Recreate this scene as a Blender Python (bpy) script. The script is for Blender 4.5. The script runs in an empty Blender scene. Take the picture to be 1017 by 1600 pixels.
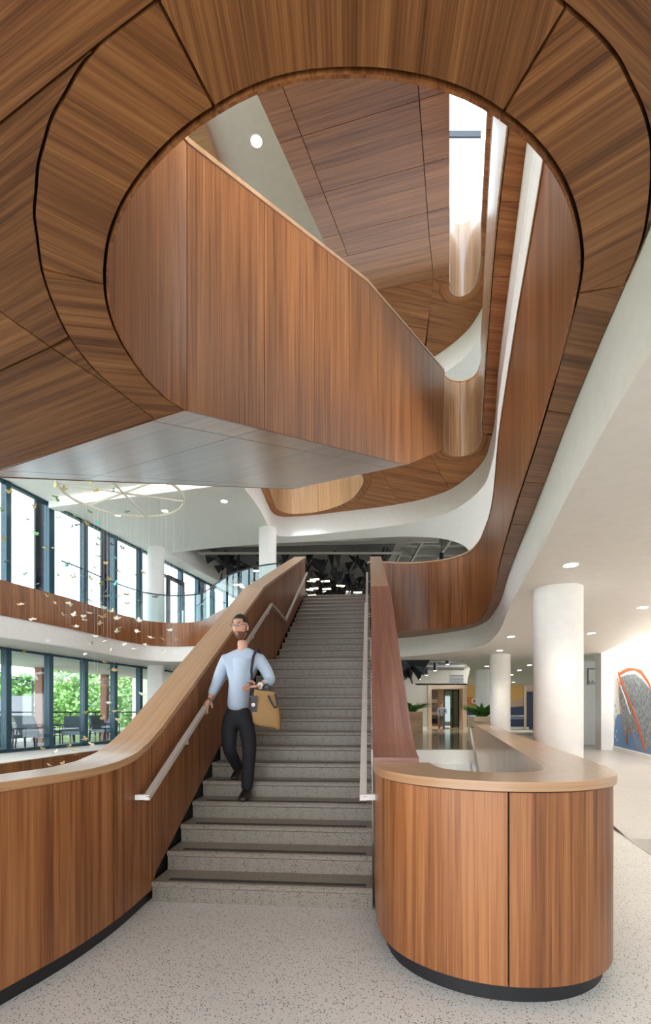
import bpy, bmesh, math, random
from mathutils import Vector, Matrix
random.seed(11)
S = bpy.context.scene
COL = S.collection
PI = math.pi

# ---------------------------------------------------------------- camera
cam_d = bpy.data.cameras.new('camera')
cam = bpy.data.objects.new('camera', cam_d); COL.objects.link(cam)
cam.location = (0, 0, 1.452); cam.rotation_euler = (PI/2, 0, 0)
cam_d.sensor_fit = 'VERTICAL'; cam_d.sensor_height = 24.0
cam_d.lens = 755.0/1600.0*24.0
cam_d.shift_y = 312.0/1600.0
cam_d.clip_start = 0.05; cam_d.clip_end = 600
S.camera = cam

# ---------------------------------------------------------------- world: bright overcast sky
W = bpy.data.worlds.new('overcast sky'); S.world = W; W.use_nodes = True
wn = W.node_tree; wn.nodes.clear()
wo = wn.nodes.new('ShaderNodeOutputWorld'); wb = wn.nodes.new('ShaderNodeBackground')
wb.inputs['Color'].default_value = (0.93, 0.97, 1.0, 1); wb.inputs['Strength'].default_value = 3.2
wn.links.new(wb.outputs[0], wo.inputs[0])

S.view_settings.view_transform = 'Standard'; S.view_settings.look = 'None'
S.view_settings.gamma = 1.0; S.view_settings.use_curve_mapping = False
S.view_settings.exposure = 0.75
S.cycles.max_bounces = 10; S.cycles.diffuse_bounces = 6; S.cycles.glossy_bounces = 4
S.cycles.transparent_max_bounces = 16; S.cycles.sample_clamp_indirect = 6.0
S.cycles.caustics_reflective = False; S.cycles.caustics_refractive = False

def area(name, loc, rot, sx, sy, power, color=(1, 1, 1)):
    d = bpy.data.lights.new(name, 'AREA'); d.shape = 'RECTANGLE'; d.size = sx; d.size_y = sy
    d.energy = power; d.color = color
    o = bpy.data.objects.new(name, d); COL.objects.link(o); o.location = loc; o.rotation_euler = rot
    return o

# daylight entering: soft sky portals set in the real openings
sun_d = bpy.data.lights.new('veiled_sun', 'SUN'); sun_d.energy = 2.6; sun_d.angle = math.radians(7); sun_d.color = (1.0, 0.96, 0.9)
sun = bpy.data.objects.new('veiled_sun', sun_d); COL.objects.link(sun)
sun.rotation_euler = Vector((0.12, 0.42, -1.0)).to_track_quat('-Z', 'Y').to_euler()

# ---------------------------------------------------------------- materials
def new_mat(name):
    m = bpy.data.materials.new(name); m.use_nodes = True
    nt = m.node_tree; b = nt.nodes['Principled BSDF']
    return m, nt, b
def plain(name, col, rough=0.5, metal=0.0, spec=0.5, emit=None, es=0.0):
    m, nt, b = new_mat(name)
    b.inputs['Base Color'].default_value = (*col, 1); b.inputs['Roughness'].default_value = rough
    b.inputs['Metallic'].default_value = metal; b.inputs['Specular IOR Level'].default_value = spec
    n = nt.nodes.new('ShaderNodeTexNoise'); n.inputs['Scale'].default_value = 9; n.inputs['Detail'].default_value = 3
    tc = nt.nodes.new('ShaderNodeTexCoord'); nt.links.new(tc.outputs['Object'], n.inputs['Vector'])
    mx = nt.nodes.new('ShaderNodeMixRGB'); mx.blend_type = 'MULTIPLY'; mx.inputs['Fac'].default_value = 0.12
    mx.inputs['Color1'].default_value = (*col, 1); nt.links.new(n.outputs['Fac'], mx.inputs['Color2'])
    nt.links.new(mx.outputs[0], b.inputs['Base Color'])
    if emit:
        b.inputs['Emission Color'].default_value = (*emit, 1); b.inputs['Emission Strength'].default_value = es
    return m
def wood(name, dark, mid, light, rough=0.38, spec=0.5, freq=34.0, coat=0.0):
    m, nt, b = new_mat(name); L = nt.links.new
    uv = nt.nodes.new('ShaderNodeUVMap'); uv.uv_map = 'UVMap'
    oi = nt.nodes.new('ShaderNodeObjectInfo')
    ad = nt.nodes.new('ShaderNodeVectorMath'); ad.operation = 'MULTIPLY_ADD'
    L(uv.outputs[0], ad.inputs[0]); ad.inputs[1].default_value = (1, 1, 1)
    cx = nt.nodes.new('ShaderNodeCombineXYZ'); mm = nt.nodes.new('ShaderNodeMath'); mm.operation = 'MULTIPLY'; mm.inputs[1].default_value = 37.0
    L(oi.outputs['Random'], mm.inputs[0]); L(mm.outputs[0], cx.inputs[0]); L(mm.outputs[0], cx.inputs[1]); L(cx.outputs[0], ad.inputs[2])
    def streak(su, sv, det, rgh):
        mp = nt.nodes.new('ShaderNodeMapping'); mp.inputs['Scale'].default_value = (su, sv, 1)
        L(ad.outputs[0], mp.inputs['Vector'])
        n = nt.nodes.new('ShaderNodeTexNoise'); n.inputs['Scale'].default_value = 1.0; n.inputs['Detail'].default_value = det; n.inputs['Roughness'].default_value = rgh
        L(mp.outputs[0], n.inputs['Vector']); return n
    n1 = streak(freq, 0.5, 4, 0.6); n2 = streak(freq*5.5, 1.2, 3, 0.7); n3 = streak(4.5, 0.25, 2, 0.5)
    a = nt.nodes.new('ShaderNodeMath'); a.operation = 'MULTIPLY_ADD'; a.inputs[1].default_value = 0.42; a.inputs[2].default_value = 0.0
    L(n1.outputs['Fac'], a.inputs[0])
    a2 = nt.nodes.new('ShaderNodeMath'); a2.operation = 'MULTIPLY_ADD'; a2.inputs[1].default_value = 0.33; L(n2.outputs['Fac'], a2.inputs[0]); L(a.outputs[0], a2.inputs[2])
    a3 = nt.nodes.new('ShaderNodeMath'); a3.operation = 'MULTIPLY_ADD'; a3.inputs[1].default_value = 0.25; L(n3.outputs['Fac'], a3.inputs[0]); L(a2.outputs[0], a3.inputs[2])
    r = nt.nodes.new('ShaderNodeValToRGB'); e = r.color_ramp.elements
    e[0].position = 0.395; e[0].color = (*dark, 1); e[1].position = 0.61; e[1].color = (*light, 1)
    k = e.new(0.5); k.color = (*mid, 1)
    L(a3.outputs[0], r.inputs[0])
    hs = nt.nodes.new('ShaderNodeHueSaturation'); L(r.outputs[0], hs.inputs['Color'])
    vr = nt.nodes.new('ShaderNodeMapRange'); vr.inputs['To Min'].default_value = 0.9; vr.inputs['To Max'].default_value = 1.1
    L(oi.outputs['Random'], vr.inputs['Value']); L(vr.outputs[0], hs.inputs['Value'])
    L(hs.outputs[0], b.inputs['Base Color'])
    b.inputs['Roughness'].default_value = rough; b.inputs['Specular IOR Level'].default_value = spec
    b.inputs['Coat Weight'].default_value = coat; b.inputs['Coat Roughness'].default_value = 0.3
    bp = nt.nodes.new('ShaderNodeBump'); bp.inputs['Strength'].default_value = 0.05; bp.inputs['Distance'].default_value = 0.002
    L(n2.outputs['Fac'], bp.inputs['Height']); L(bp.outputs[0], b.inputs['Normal'])
    return m
def terrazzo(name, base, spk, scale, dens, rough=0.35, tint2=(0.55, 0.5, 0.45)):
    m, nt, b = new_mat(name); L = nt.links.new
    tc = nt.nodes.new('ShaderNodeTexCoord'); ge = nt.nodes.new('ShaderNodeNewGeometry')
    v = nt.nodes.new('ShaderNodeTexVoronoi'); v.inputs['Scale'].default_value = scale; L(ge.outputs['Position'], v.inputs['Vector'])
    sp = nt.nodes.new('ShaderNodeSeparateColor'); L(v.outputs['Color'], sp.inputs[0])
    # only some cells hold a chip, chips differ in size
    th = nt.nodes.new('ShaderNodeMath'); th.operation = 'MULTIPLY'; th.inputs[1].default_value = 0.42; L(sp.outputs[1], th.inputs[0])
    lt = nt.nodes.new('ShaderNodeMath'); lt.operation = 'LESS_THAN'; L(v.outputs['Distance'], lt.inputs[0]); L(th.outputs[0], lt.inputs[1])
    pr = nt.nodes.new('ShaderNodeMath'); pr.operation = 'LESS_THAN'; pr.inputs[1].default_value = dens; L(sp.outputs[0], pr.inputs[0])
    an = nt.nodes.new('ShaderNodeMath'); an.operation = 'MULTIPLY'; L(lt.outputs[0], an.inputs[0]); L(pr.outputs[0], an.inputs[1])
    v2 = nt.nodes.new('ShaderNodeTexVoronoi'); v2.inputs['Scale'].default_value = scale*1.7; L(ge.outputs['Position'], v2.inputs['Vector'])
    s2 = nt.nodes.new('ShaderNodeSeparateColor'); L(v2.outputs['Color'], s2.inputs[0])
    m0 = nt.nodes.new('ShaderNodeMixRGB'); m0.inputs['Color1'].default_value = (*base, 1); m0.inputs['Color2'].default_value = (*tint2, 1)
    f0 = nt.nodes.new('ShaderNodeMath'); f0.operation = 'MULTIPLY'; f0.inputs[1].default_value = 0.75; L(s2.outputs[2], f0.inputs[0]); L(f0.outputs[0], m0.inputs['Fac'])
    m1 = nt.nodes.new('ShaderNodeMixRGB'); L(m0.outputs[0], m1.inputs['Color1']); m1.inputs['Color2'].default_value = (*spk, 1)
    L(an.outputs[0], m1.inputs['Fac'])
    n = nt.nodes.new('ShaderNodeTexNoise'); n.inputs['Scale'].default_value = 1.3; n.inputs['Detail'].default_value = 4; L(ge.outputs['Position'], n.inputs['Vector'])
    m2 = nt.nodes.new('ShaderNodeMixRGB'); m2.blend_type = 'MULTIPLY'; m2.inputs['Fac'].default_value = 0.18
    L(m1.outputs[0], m2.inputs['Color1']); L(n.outputs['Fac'], m2.inputs['Color2']); L(m2.outputs[0], b.inputs['Base Color'])
    b.inputs['Roughness'].default_value = rough; b.inputs['Specular IOR Level'].default_value = 0.4
    return m
def emitter(name, col, s):
    m, nt, b = new_mat(name); b.inputs['Base Color'].default_value = (*col, 1)
    b.inputs['Emission Color'].default_value = (*col, 1); b.inputs['Emission Strength'].default_value = s
    return m
def glass(name, tint=(0.93, 0.98, 1.0), refl=0.018):
    m, nt, b = new_mat(name); nt.nodes.remove(b); L = nt.links.new
    t = nt.nodes.new('ShaderNodeBsdfTransparent'); t.inputs[0].default_value = (*tint, 1)
    g = nt.nodes.new('ShaderNodeBsdfGlossy'); g.inputs['Roughness'].default_value = 0.02
    lw = nt.nodes.new('ShaderNodeLayerWeight'); lw.inputs['Blend'].default_value = 0.35
    mr = nt.nodes.new('ShaderNodeMapRange'); mr.inputs['To Min'].default_value = refl*0.5; mr.inputs['To Max'].default_value = refl*5
    L(lw.outputs['Fresnel'], mr.inputs['Value'])
    mx = nt.nodes.new('ShaderNodeMixShader'); L(mr.outputs[0], mx.inputs[0]); L(t.outputs[0], mx.inputs[1]); L(g.outputs[0], mx.inputs[2])
    L(mx.outputs[0], nt.nodes['Material Output'].inputs[0]); return m

M = {}
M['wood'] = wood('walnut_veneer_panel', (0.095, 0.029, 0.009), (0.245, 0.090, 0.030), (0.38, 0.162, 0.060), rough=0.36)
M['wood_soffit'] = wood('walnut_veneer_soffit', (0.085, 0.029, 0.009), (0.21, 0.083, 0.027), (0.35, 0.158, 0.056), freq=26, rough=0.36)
M['wood_gloss'] = wood('glossy_walnut_panel', (0.22, 0.11, 0.05), (0.36, 0.20, 0.10), (0.48, 0.30, 0.16), rough=0.25, freq=20, coat=1.0)
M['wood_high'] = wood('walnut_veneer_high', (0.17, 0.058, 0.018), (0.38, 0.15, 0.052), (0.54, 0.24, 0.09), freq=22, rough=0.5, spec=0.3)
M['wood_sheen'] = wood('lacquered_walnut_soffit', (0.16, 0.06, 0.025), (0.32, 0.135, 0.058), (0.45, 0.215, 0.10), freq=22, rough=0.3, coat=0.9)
M['wood_cap'] = wood('walnut_cap', (0.36, 0.19, 0.09), (0.45, 0.265, 0.14), (0.54, 0.34, 0.19), rough=0.3, freq=26, coat=0.6)
M['wood_red'] = wood('red_walnut_cap', (0.19, 0.075, 0.05), (0.28, 0.12, 0.085), (0.4, 0.2, 0.14), rough=0.3, freq=18, coat=0.3)
M['white'] = plain('white_plaster', (0.87, 0.865, 0.85), 0.7)
M['white_warm'] = plain('warm_white_plaster', (0.86, 0.83, 0.785), 0.7)
M['black'] = plain('black_plinth', (0.012, 0.013, 0.016), 0.5)
M['joint'] = plain('black_joint', (0.006, 0.005, 0.005), 0.9)
M['terrazzo'] = terrazzo('pale_terrazzo', (0.80, 0.81, 0.80), (0.04, 0.038, 0.038), 105, 0.85, 0.35, (0.68, 0.665, 0.64))
M['terrazzo_step'] = terrazzo('step_terrazzo', (0.33, 0.305, 0.265), (0.025, 0.021, 0.018), 110, 0.8, 0.4, (0.23, 0.19, 0.15))
M['terrazzo_grey'] = terrazzo('grey_terrazzo', (0.44, 0.43, 0.41), (0.10, 0.095, 0.09), 80, 0.7, 0.3, (0.36, 0.33, 0.3))
M['polished'] = terrazzo('polished_concrete', (0.34, 0.31, 0.26), (0.2, 0.18, 0.15), 40, 0.3, 0.12, (0.3, 0.27, 0.22))
M['steel'] = plain('brushed_steel', (0.74, 0.72, 0.69), 0.4, 0.35)
M['frame'] = plain('blue_black_mullion', (0.018, 0.06, 0.085), 0.3, 0.3)
M['darksteel'] = plain('dark_steel', (0.03, 0.035, 0.05), 0.4, 0.5)
M['copper'] = plain('copper_brown_column', (0.33, 0.14, 0.09), 0.5)
M['glass'] = glass('window_glass')
M['railglass'] = glass('railing_glass', (0.88, 0.96, 0.97), 0.03)
M['galv'] = plain('galvanised_duct', (0.42, 0.41, 0.39), 0.4, 0.6)
M['deck'] = plain('grey_metal_deck', (0.40, 0.39, 0.36), 0.6)
M['board'] = plain('dark_grey_board', (0.10, 0.10, 0.10), 0.8)
M['baffle'] = plain('black_felt_baffle', (0.010, 0.010, 0.012), 0.9)
M['lampglow'] = emitter('lamp_glow', (1.0, 0.86, 0.62), 3.0)
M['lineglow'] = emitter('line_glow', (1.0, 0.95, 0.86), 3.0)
M['downglow'] = emitter('downlight_glow', (1.0, 0.92, 0.8), 14.0)
M['coveglow'] = emitter('cove_glow', (1.0, 0.93, 0.82), 6.0)
M['concrete'] = plain('terrace_paving', (0.26, 0.27, 0.28), 0.7)
M['grey_wall'] = plain('grey_plaster', (0.62, 0.61, 0.58), 0.8)
M['greige'] = plain('greige_plaster', (0.62, 0.58, 0.5), 0.8)
M['pale_wood'] = wood('pale_oak_frame', (0.55, 0.4, 0.26), (0.62, 0.47, 0.32), (0.7, 0.54, 0.38), rough=0.5)

# ---------------------------------------------------------------- helpers
def tag(o, label=None, cat=None, group=None, kind=None):
    if label: o['label'] = label
    if cat: o['category'] = cat
    if group: o['group'] = group
    if kind: o['kind'] = kind
    return o
def empty(name, loc, label=None, cat=None, group=None, kind=None, rz=0.0):
    o = bpy.data.objects.new(name, None); COL.objects.link(o); o.location = loc; o.rotation_euler = (0, 0, rz)
    o.empty_display_size = 0.2
    return tag(o, label, cat, group, kind)
def base_of(p):
    v = Vector((0, 0, 0))
    while p is not None:
        v += Vector(p.location); p = p.parent
    return v

class MB:
    """collects faces with uv, builds them as one mesh; coordinates are world coordinates"""
    def __init__(self): self.v = []; self.f = []; self.uv = []; self.mi = []
    def vert(self, p): self.v.append(tuple(p)); return len(self.v)-1
    def face(self, idx, uv=None, mi=0):
        self.f.append(tuple(idx)); self.uv.append(uv or [(self.v[i][0]+self.v[i][1], self.v[i][2]) for i in idx]); self.mi.append(mi)
    def prism(self, poly, z0, z1, grain=0.0, mi=0):
        n = len(poly); c, s = math.cos(grain), math.sin(grain)
        if sum(poly[i][0]*poly[(i+1) % n][1]-poly[(i+1) % n][0]*poly[i][1] for i in range(n)) < 0: poly = poly[::-1]
        f0 = z0 if callable(z0) else (lambda x, y: z0); f1 = z1 if callable(z1) else (lambda x, y: z1)
        b = [self.vert((x, y, f0(x, y))) for x, y in poly]; t = [self.vert((x, y, f1(x, y))) for x, y in poly]
        U = lambda p: (-p[0]*s+p[1]*c, p[0]*c+p[1]*s)
        uvb = [U(p) for p in poly]
        self.face(b[::-1], uvb[::-1], mi); self.face(t, uvb, mi)
        for i in range(n):
            j = (i+1) % n
            self.face((b[i], b[j], t[j], t[i]), [uvb[i], uvb[j], (uvb[j][0]+.05, uvb[j][1]), (uvb[i][0]+.05, uvb[i][1])], mi)
        return self
    def box(self, x0, x1, y0, y1, z0, z1, mi=0):
        return self.prism([(x0, y0), (x1, y0), (x1, y1), (x0, y1)], z0, z1, 0, mi)
    def slab(self, path, s0, s1, o0, o1, zb, zt, step=0.12, grain='z'):
        f0 = zb if callable(zb) else (lambda s: zb); f1 = zt if callable(zt) else (lambda s: zt)
        n = max(1, int(math.ceil((s1-s0)/step))); ss = [s0+(s1-s0)*i/n for i in range(n+1)]
        rows = []
        for s in ss:
            p, d = path.at(s); nx, ny = -d[1], d[0]
            a, b = f0(s), f1(s)
            rows.append([self.vert((p[0]+nx*o, p[1]+ny*o, z)) for o, z in ((o0, a), (o0, b), (o1, b), (o1, a))])
        def uv(kind, s, o, z):
            if grain == 'z': return (s, z) if kind == 'side' else (s, o)
            return (z, s) if kind == 'side' else (o, s)
        for i in range(n):
            A, B = rows[i], rows[i+1]; sa, sb = ss[i], ss[i+1]
            za0, za1, zb0, zb1 = f0(sa), f1(sa), f0(sb), f1(sb)
            self.face((A[0], B[0], B[1], A[1]), [uv('side', sa, o0, za0), uv('side', sb, o0, zb0), uv('side', sb, o0, zb1), uv('side', sa, o0, za1)])
            self.face((A[1], B[1], B[2], A[2]), [uv('top', sa, o0, 0), uv('top', sb, o0, 0), uv('top', sb, o1, 0), uv('top', sa, o1, 0)])
            self.face((A[2], B[2], B[3], A[3]), [uv('side', sa, o1, za1), uv('side', sb, o1, zb1), uv('side', sb, o1, zb0), uv('side', sa, o1, za0)])
            self.face((A[3], B[3], B[0], A[0]), [uv('top', sa, o1, 0), uv('top', sb, o1, 0), uv('top', sb, o0, 0), uv('top', sa, o0, 0)])
        for R, s, fl in ((rows[0], s0, False), (rows[-1], s1, True)):
            u = [(o0, f0(s)), (o0, f1(s)), (o1, f1(s)), (o1, f0(s))]
            if grain != 'z': u = [(b, a) for a, b in u]
            self.face(R[::-1] if fl else R, u[::-1] if fl else u)
        return self
    def tube(self, pts, r, seg=10, caps=True):
        pts = [Vector(p) for p in pts]; n = len(pts); rings = []
        rr = r if isinstance(r, (list, tuple)) else [r]*n
        t0 = (pts[1]-pts[0]).normalized(); up = Vector((0, 0, 1)) if abs(t0.z) < 0.9 else Vector((1, 0, 0))
        nrm = t0.cross(up).normalized()
        L = 0.0
        for i, p in enumerate(pts):
            if i == 0: t = t0
            elif i == n-1: t = (pts[i]-pts[i-1]).normalized()
            else: t = ((pts[i]-pts[i-1]).normalized()+(pts[i+1]-pts[i]).normalized()).normalized()
            nrm = (nrm-t*nrm.dot(t)).normalized(); bn = t.cross(nrm)
            k = 1.0
            if 0 < i < n-1:
                c = (pts[i]-pts[i-1]).normalized().dot(t); k = 1.0/max(c, 0.5)
            rings.append([self.vert(p+(nrm*math.cos(a)+bn*math.sin(a))*rr[i]*(k if False else 1.0)) for a in [2*PI*j/seg for j in range(seg)]])
        for i in range(n-1):
            for j in range(seg):
                k = (j+1) % seg
                self.face((rings[i][j], rings[i+1][j], rings[i+1][k], rings[i][k]), [(j/seg, i), (j/seg, i+1), ((j+1)/seg, i+1), ((j+1)/seg, i)])
        if caps:
            self.face(rings[0], [(0, 0)]*seg); self.face(rings[-1][::-1], [(0, 0)]*seg)
        return self
    def lathe(self, cx, cy, prof, seg=40):
        rings = [[self.vert((cx+r*math.cos(2*PI*j/seg), cy+r*math.sin(2*PI*j/seg), z)) for j in range(seg)] for r, z in prof]
        for i in range(len(prof)-1):
            for j in range(seg):
                k = (j+1) % seg
                self.face((rings[i][j], rings[i][k], rings[i+1][k], rings[i+1][j]))
        self.face(rings[0][::-1]); self.face(rings[-1])
        return self
    def ell(self, c, r, seg=14, ringn=8, fn=None):
        idx = []
        for i in range(ringn+1):
            th = PI*i/ringn; row = []
            for j in range(seg):
                ph = 2*PI*j/seg
                p = Vector((math.sin(th)*math.cos(ph), math.sin(th)*math.sin(ph), math.cos(th)))
                q = Vector((p.x*r[0], p.y*r[1], p.z*r[2]))
                if fn: q = fn(p, q)
                row.append(self.vert((c[0]+q.x, c[1]+q.y, c[2]+q.z)))
            idx.append(row)
        for i in range(ringn):
            for j in range(seg):
                k = (j+1) % seg
                self.face((idx[i][j], idx[i+1][j], idx[i+1][k], idx[i][k]))
        return self
    def quad(self, a, b, c, d, mi=0):
        i = [self.vert(p) for p in (a, b, c, d)]; self.face(i, [(0, 0), (1, 0), (1, 1), (0, 1)], mi); return self
    def build(self, name, mat, parent=None, smooth=True, local=False, weld=True, angle=32):
        me = bpy.data.meshes.new(name)
        off = Vector((0, 0, 0)) if local else base_of(parent)
        me.from_pydata([(x-off.x, y-off.y, z-off.z) for x, y, z in self.v], [], self.f)
        ul = me.uv_layers.new(name='UVMap')
        flat = [c for face in self.uv for uv in face for c in uv]
        ul.data.foreach_set('uv', flat)
        for m_ in (mat if isinstance(mat, (list, tuple)) else [mat]): me.materials.append(m_)
        me.polygons.foreach_set('material_index', self.mi)
        if weld:
            bm = bmesh.new(); bm.from_mesh(me)
            bmesh.ops.remove_doubles(bm, verts=bm.verts, dist=1e-5)
            bmesh.ops.recalc_face_normals(bm, faces=bm.faces)
            bm.to_mesh(me); bm.free()
        me.update()
        if smooth:
            me.polygons.foreach_set('use_smooth', [True]*len(me.polygons)); me.set_sharp_from_angle(angle=math.radians(angle))
        o = bpy.data.objects.new(name, me); COL.objects.link(o)
        if parent is not None: o.parent = parent
        return o

class Path:
    def __init__(self, pts, smooth=False, n=10):
        pts = [Vector((p[0], p[1])) for p in pts]
        if smooth and len(pts) > 2:
            out = []
            for i in range(len(pts)-1):
                p0 = pts[max(i-1, 0)]; p1 = pts[i]; p2 = pts[i+1]; p3 = pts[min(i+2, len(pts)-1)]
                # centripetal-like tangents scaled by segment length
                d1 = (p2-p1).length; d0 = (p1-p0).length or d1; d2 = (p3-p2).length or d1
                m1 = ((p1-p0)/d0*d1*(d1/(d0+d1)) + (p2-p1)*(d0/(d0+d1))) if i > 0 else (p2-p1)
                m2 = ((p2-p1)*(d2/(d1+d2)) + (p3-p2)/d2*d1*(d1/(d1+d2))) if i < len(pts)-2 else (p2-p1)
                for k in range(n):
                    t = k/n; t2 = t*t; t3 = t2*t
                    out.append(p1*(2*t3-3*t2+1)+m1*(t3-2*t2+t)+p2*(-2*t3+3*t2)+m2*(t3-t2))
            out.append(pts[-1]); pts = out
        self.p = pts; self.s = [0.0]
        for i in range(1, len(pts)): self.s.append(self.s[-1]+(pts[i]-pts[i-1]).length)
        self.len = self.s[-1]
    def _seg(self, s):
        import bisect
        i = bisect.bisect_right(self.s, s)-1
        return max(0, min(i, len(self.p)-2))
    def pos(self, s):
        i = self._seg(s); L = self.s[i+1]-self.s[i] or 1e-9; t = (s-self.s[i])/L
        return self.p[i].lerp(self.p[i+1], t) if 0 <= t <= 1 else self.p[i]+(self.p[i+1]-self.p[i])*t
    def at(self, s):
        e = 0.02
        a, b = self.pos(max(0, s-e)), self.pos(min(self.len, s+e))
        d = (b-a).normalized(); return self.pos(s), d
    def near(self, x, y):
        q = Vector((x, y)); best = (1e9, 0)
        for i in range(len(self.p)-1):
            a, b = self.p[i], self.p[i+1]; ab = b-a; t = max(0, min(1, (q-a).dot(ab)/max(ab.length_squared, 1e-12)))
            d = (a+ab*t-q).length
            if d < best[0]: best = (d, self.s[i]+ab.length*t)
        return best[1]
    def pts(self, s0, s1, step=0.1, off=0.0):
        n = max(1, int(math.ceil((s1-s0)/step))); out = []
        for i in range(n+1):
            p, d = self.at(s0+(s1-s0)*i/n); out.append((p.x-d.y*off, p.y+d.x*off))
        return out

def shrink(poly, d):
    n = len(poly)
    A = sum(poly[i][0]*poly[(i+1) % n][1]-poly[(i+1) % n][0]*poly[i][1] for i in range(n))
    if A < 0: poly = poly[::-1]
    P = [Vector(p) for p in poly]
    Q = [P[0]]
    for p in P[1:]:
        if (p-Q[-1]).length > 0.004: Q.append(p)
    if (Q[0]-Q[-1]).length < 0.004: Q.pop()
    P = Q; n = len(P); out = []
    for i in range(n):
        a = (P[i]-P[i-1]).normalized(); b = (P[(i+1) % n]-P[i]).normalized()
        na = Vector((-a.y, a.x)); nb = Vector((-b.y, b.x)); m = na+nb
        if m.length < 1e-4: m = na
        m = m.normalized(); k = d/max(0.35, m.dot(na)); q = P[i]+m*k
        out.append((q.x, q.y))
    return out
def interp(tab):
    def f(x):
        if x <= tab[0][0]: return tab[0][1]
        for (a, b), (c, d) in zip(tab, tab[1:]):
            if x <= c: return b+(d-b)*(x-a)/(c-a)
        (a, b), (c, d) = tab[-2], tab[-1]
        return d+(d-b)/(c-a)*(x-c)
    return f
ORD = ['first', 'second', 'third', 'fourth', 'fifth', 'sixth', 'seventh', 'eighth', 'ninth', 'tenth', 'eleventh', 'twelfth', 'thirteenth', 'fourteenth', 'fifteenth', 'sixteenth', 'seventeenth', 'eighteenth', 'nineteenth', 'twentieth', 'twenty-first', 'twenty-second', 'twenty-third', 'twenty-fourth', 'twenty-fifth', 'twenty-sixth', 'twenty-seventh', 'twenty-eighth', 'twenty-ninth', 'thirtieth']
AX = 0.2805                       # the hall's long axis: metres to the right per metre forward
def wallx(y, off=0.0): return -12.03+0.285*y-off*1.04     # plane of the long glazed wall on the left
ZC1, ZS2, F2, ZC3, ZS3, ZC4, ZS4 = 3.10, 3.652, 4.42, 7.522, 8.202, 11.95, 12.652

# ================================================================ FLOORS
# left guard / stair edge path, then the floor's left boundary follows it
GL = Path([(-3.3, 0.1), (-2.45, 1.05), (-1.95, 1.65), (-1.68, 2.1), (-1.57, 2.4), (-1.45, 2.75), (-1.37, 3.15), (-1.326, 3.73), (-1.236, 4.73), (-0.876, 8.73), (-0.525, 12.63)], True, 8)
fl = MB()
poly = GL.pts(0, GL.near(-1.2, 5.0), 0.25, 0.2) + [(-0.6, 13.7), (2.2, 13.7), (5.0, 13.7), (9.5, 13.7), (9.0, -9), (-9, -9), (-9, 0.1)]
fl.prism(poly, -0.12, 0.0)
floor = tag(fl.build('floor', M['terrazzo'], smooth=False), kind='structure')
# raised polished level beyond the stair, reached on the right by a gentle ramp
rf = MB(); rf.prism([(-0.7, 13.7), (5.25, 13.7), (5.25, 17.6), (9.9, 34), (-16, 34), (-14, 17), (-1.2, 17)], 0.0, 0.37)
raised = tag(rf.build('floor', M['polished'], smooth=False), kind='structure')
ed = MB(); ed.prism([(-0.7, 13.60), (5.0, 13.60), (5.0, 13.70), (-0.7, 13.70)], 0.0, 0.372)
tag(ed.build('step_edge', M['white_warm'], raised, smooth=False))
rp = MB()
zr = lambda x, y: min(0.372, max(0.004, 0.004+0.082*(y-5.5)))
edge = lambda y: 2.05+0.2535*y if y < 6 else 3.571+0.30*(y-6)
ys = [-9, 0, 3, 5.5, 6, 7, 8, 9, 10, 12, 13.9, 16, 20, 34]
for a, b in zip(ys, ys[1:]):
    i = [rp.vert(p) for p in ((edge(a) if a > 2 else 2.05+0.2535*a, a, zr(0, a)), (22, a, zr(0, a)), (22, b, zr(0, b)), (edge(b) if b > 2 else 2.05+0.2535*b, b, zr(0, b)))]
    rp.face(i)
ramp = tag(rp.build('floor', M['terrazzo_grey'], smooth=False), kind='structure')
# raised level along the glazing, edged with a timber fascia over the lower hall
VL = Path([(-7.75, 6.5), (-7.15, 8.5), (-6.8, 10.1), (-6.4, 13.6), (-5.9, 15.3), (-5.0, 16.0), (-3.4, 15.6), (-1.2, 14.2), (-0.72, 13.75)], True, 8)
sf = MB(); sf.prism(VL.pts(0, VL.len, 0.3, 0.04)+[(-0.9, 17.0), (wallx(17), 17.0), (wallx(6.5), 6.5)], 0.22, 0.37)
side_floor = tag(sf.build('floor', M['white'], smooth=False), kind='structure')
s = 0.0
while s < VL.len-0.2:
    e = min(s+1.2, VL.len); tag(MB().slab(VL, s+.004, e-.004, 0, 0.035, -0.75, 0.355).build('panel', M['wood'], side_floor)); s = e
bf = MB(); bf.prism([(-16, -9), (3, -9), (3, 13.5), (-1, 20), (-16, 20)], -3.8, -3.7)
tag(bf.build('floor', M['concrete'], smooth=False), kind='structure')

# ================================================================ CEILINGS
# --- white ceiling of the entrance level (right) : edge follows the fascia of the opening above
RIN = Path([(1.311, 2.548), (1.592, 3.519), (1.975, 5.0), (2.38, 6.514), (3.5, 10.6), (3.66, 11.6), (3.62, 12.15), (3.3, 12.68), (2.75, 12.98), (1.976, 13.07), (1.4, 12.92), (0.95, 12.74)], True, 8)
ROUT = Path([(0.15, -2.5), (0.86, 0.0), (1.35, 1.75), (1.514, 2.333), (1.549, 2.49), (1.815, 3.564), (2.11, 4.633), (2.80, 7.253), (3.74, 10.716), (3.93, 11.864), (3.78, 12.9), (3.1, 13.75), (2.268, 14.45), (1.0, 14.6), (-0.4, 14.3)], True, 8)
c1 = MB()
c1.prism(ROUT.pts(0, ROUT.len, 0.25, 0.0)+[(-1.6, 15.0), (1.2, 15.6), (2.5, 15.38), (3.7, 15.38), (4.5, 16.2), (4.9, 16.834), (5.4, 18.1), (5.66, 18.875), (8.2, 28), (8.8, 30.0), (30, 30.0), (30, 16), (9.0, 16), (8.1+.31*0-0.35, 13.6), (8.1+.31*(-16.1)-0.35, -2.5)], ZC1, ZC1+0.09)
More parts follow.
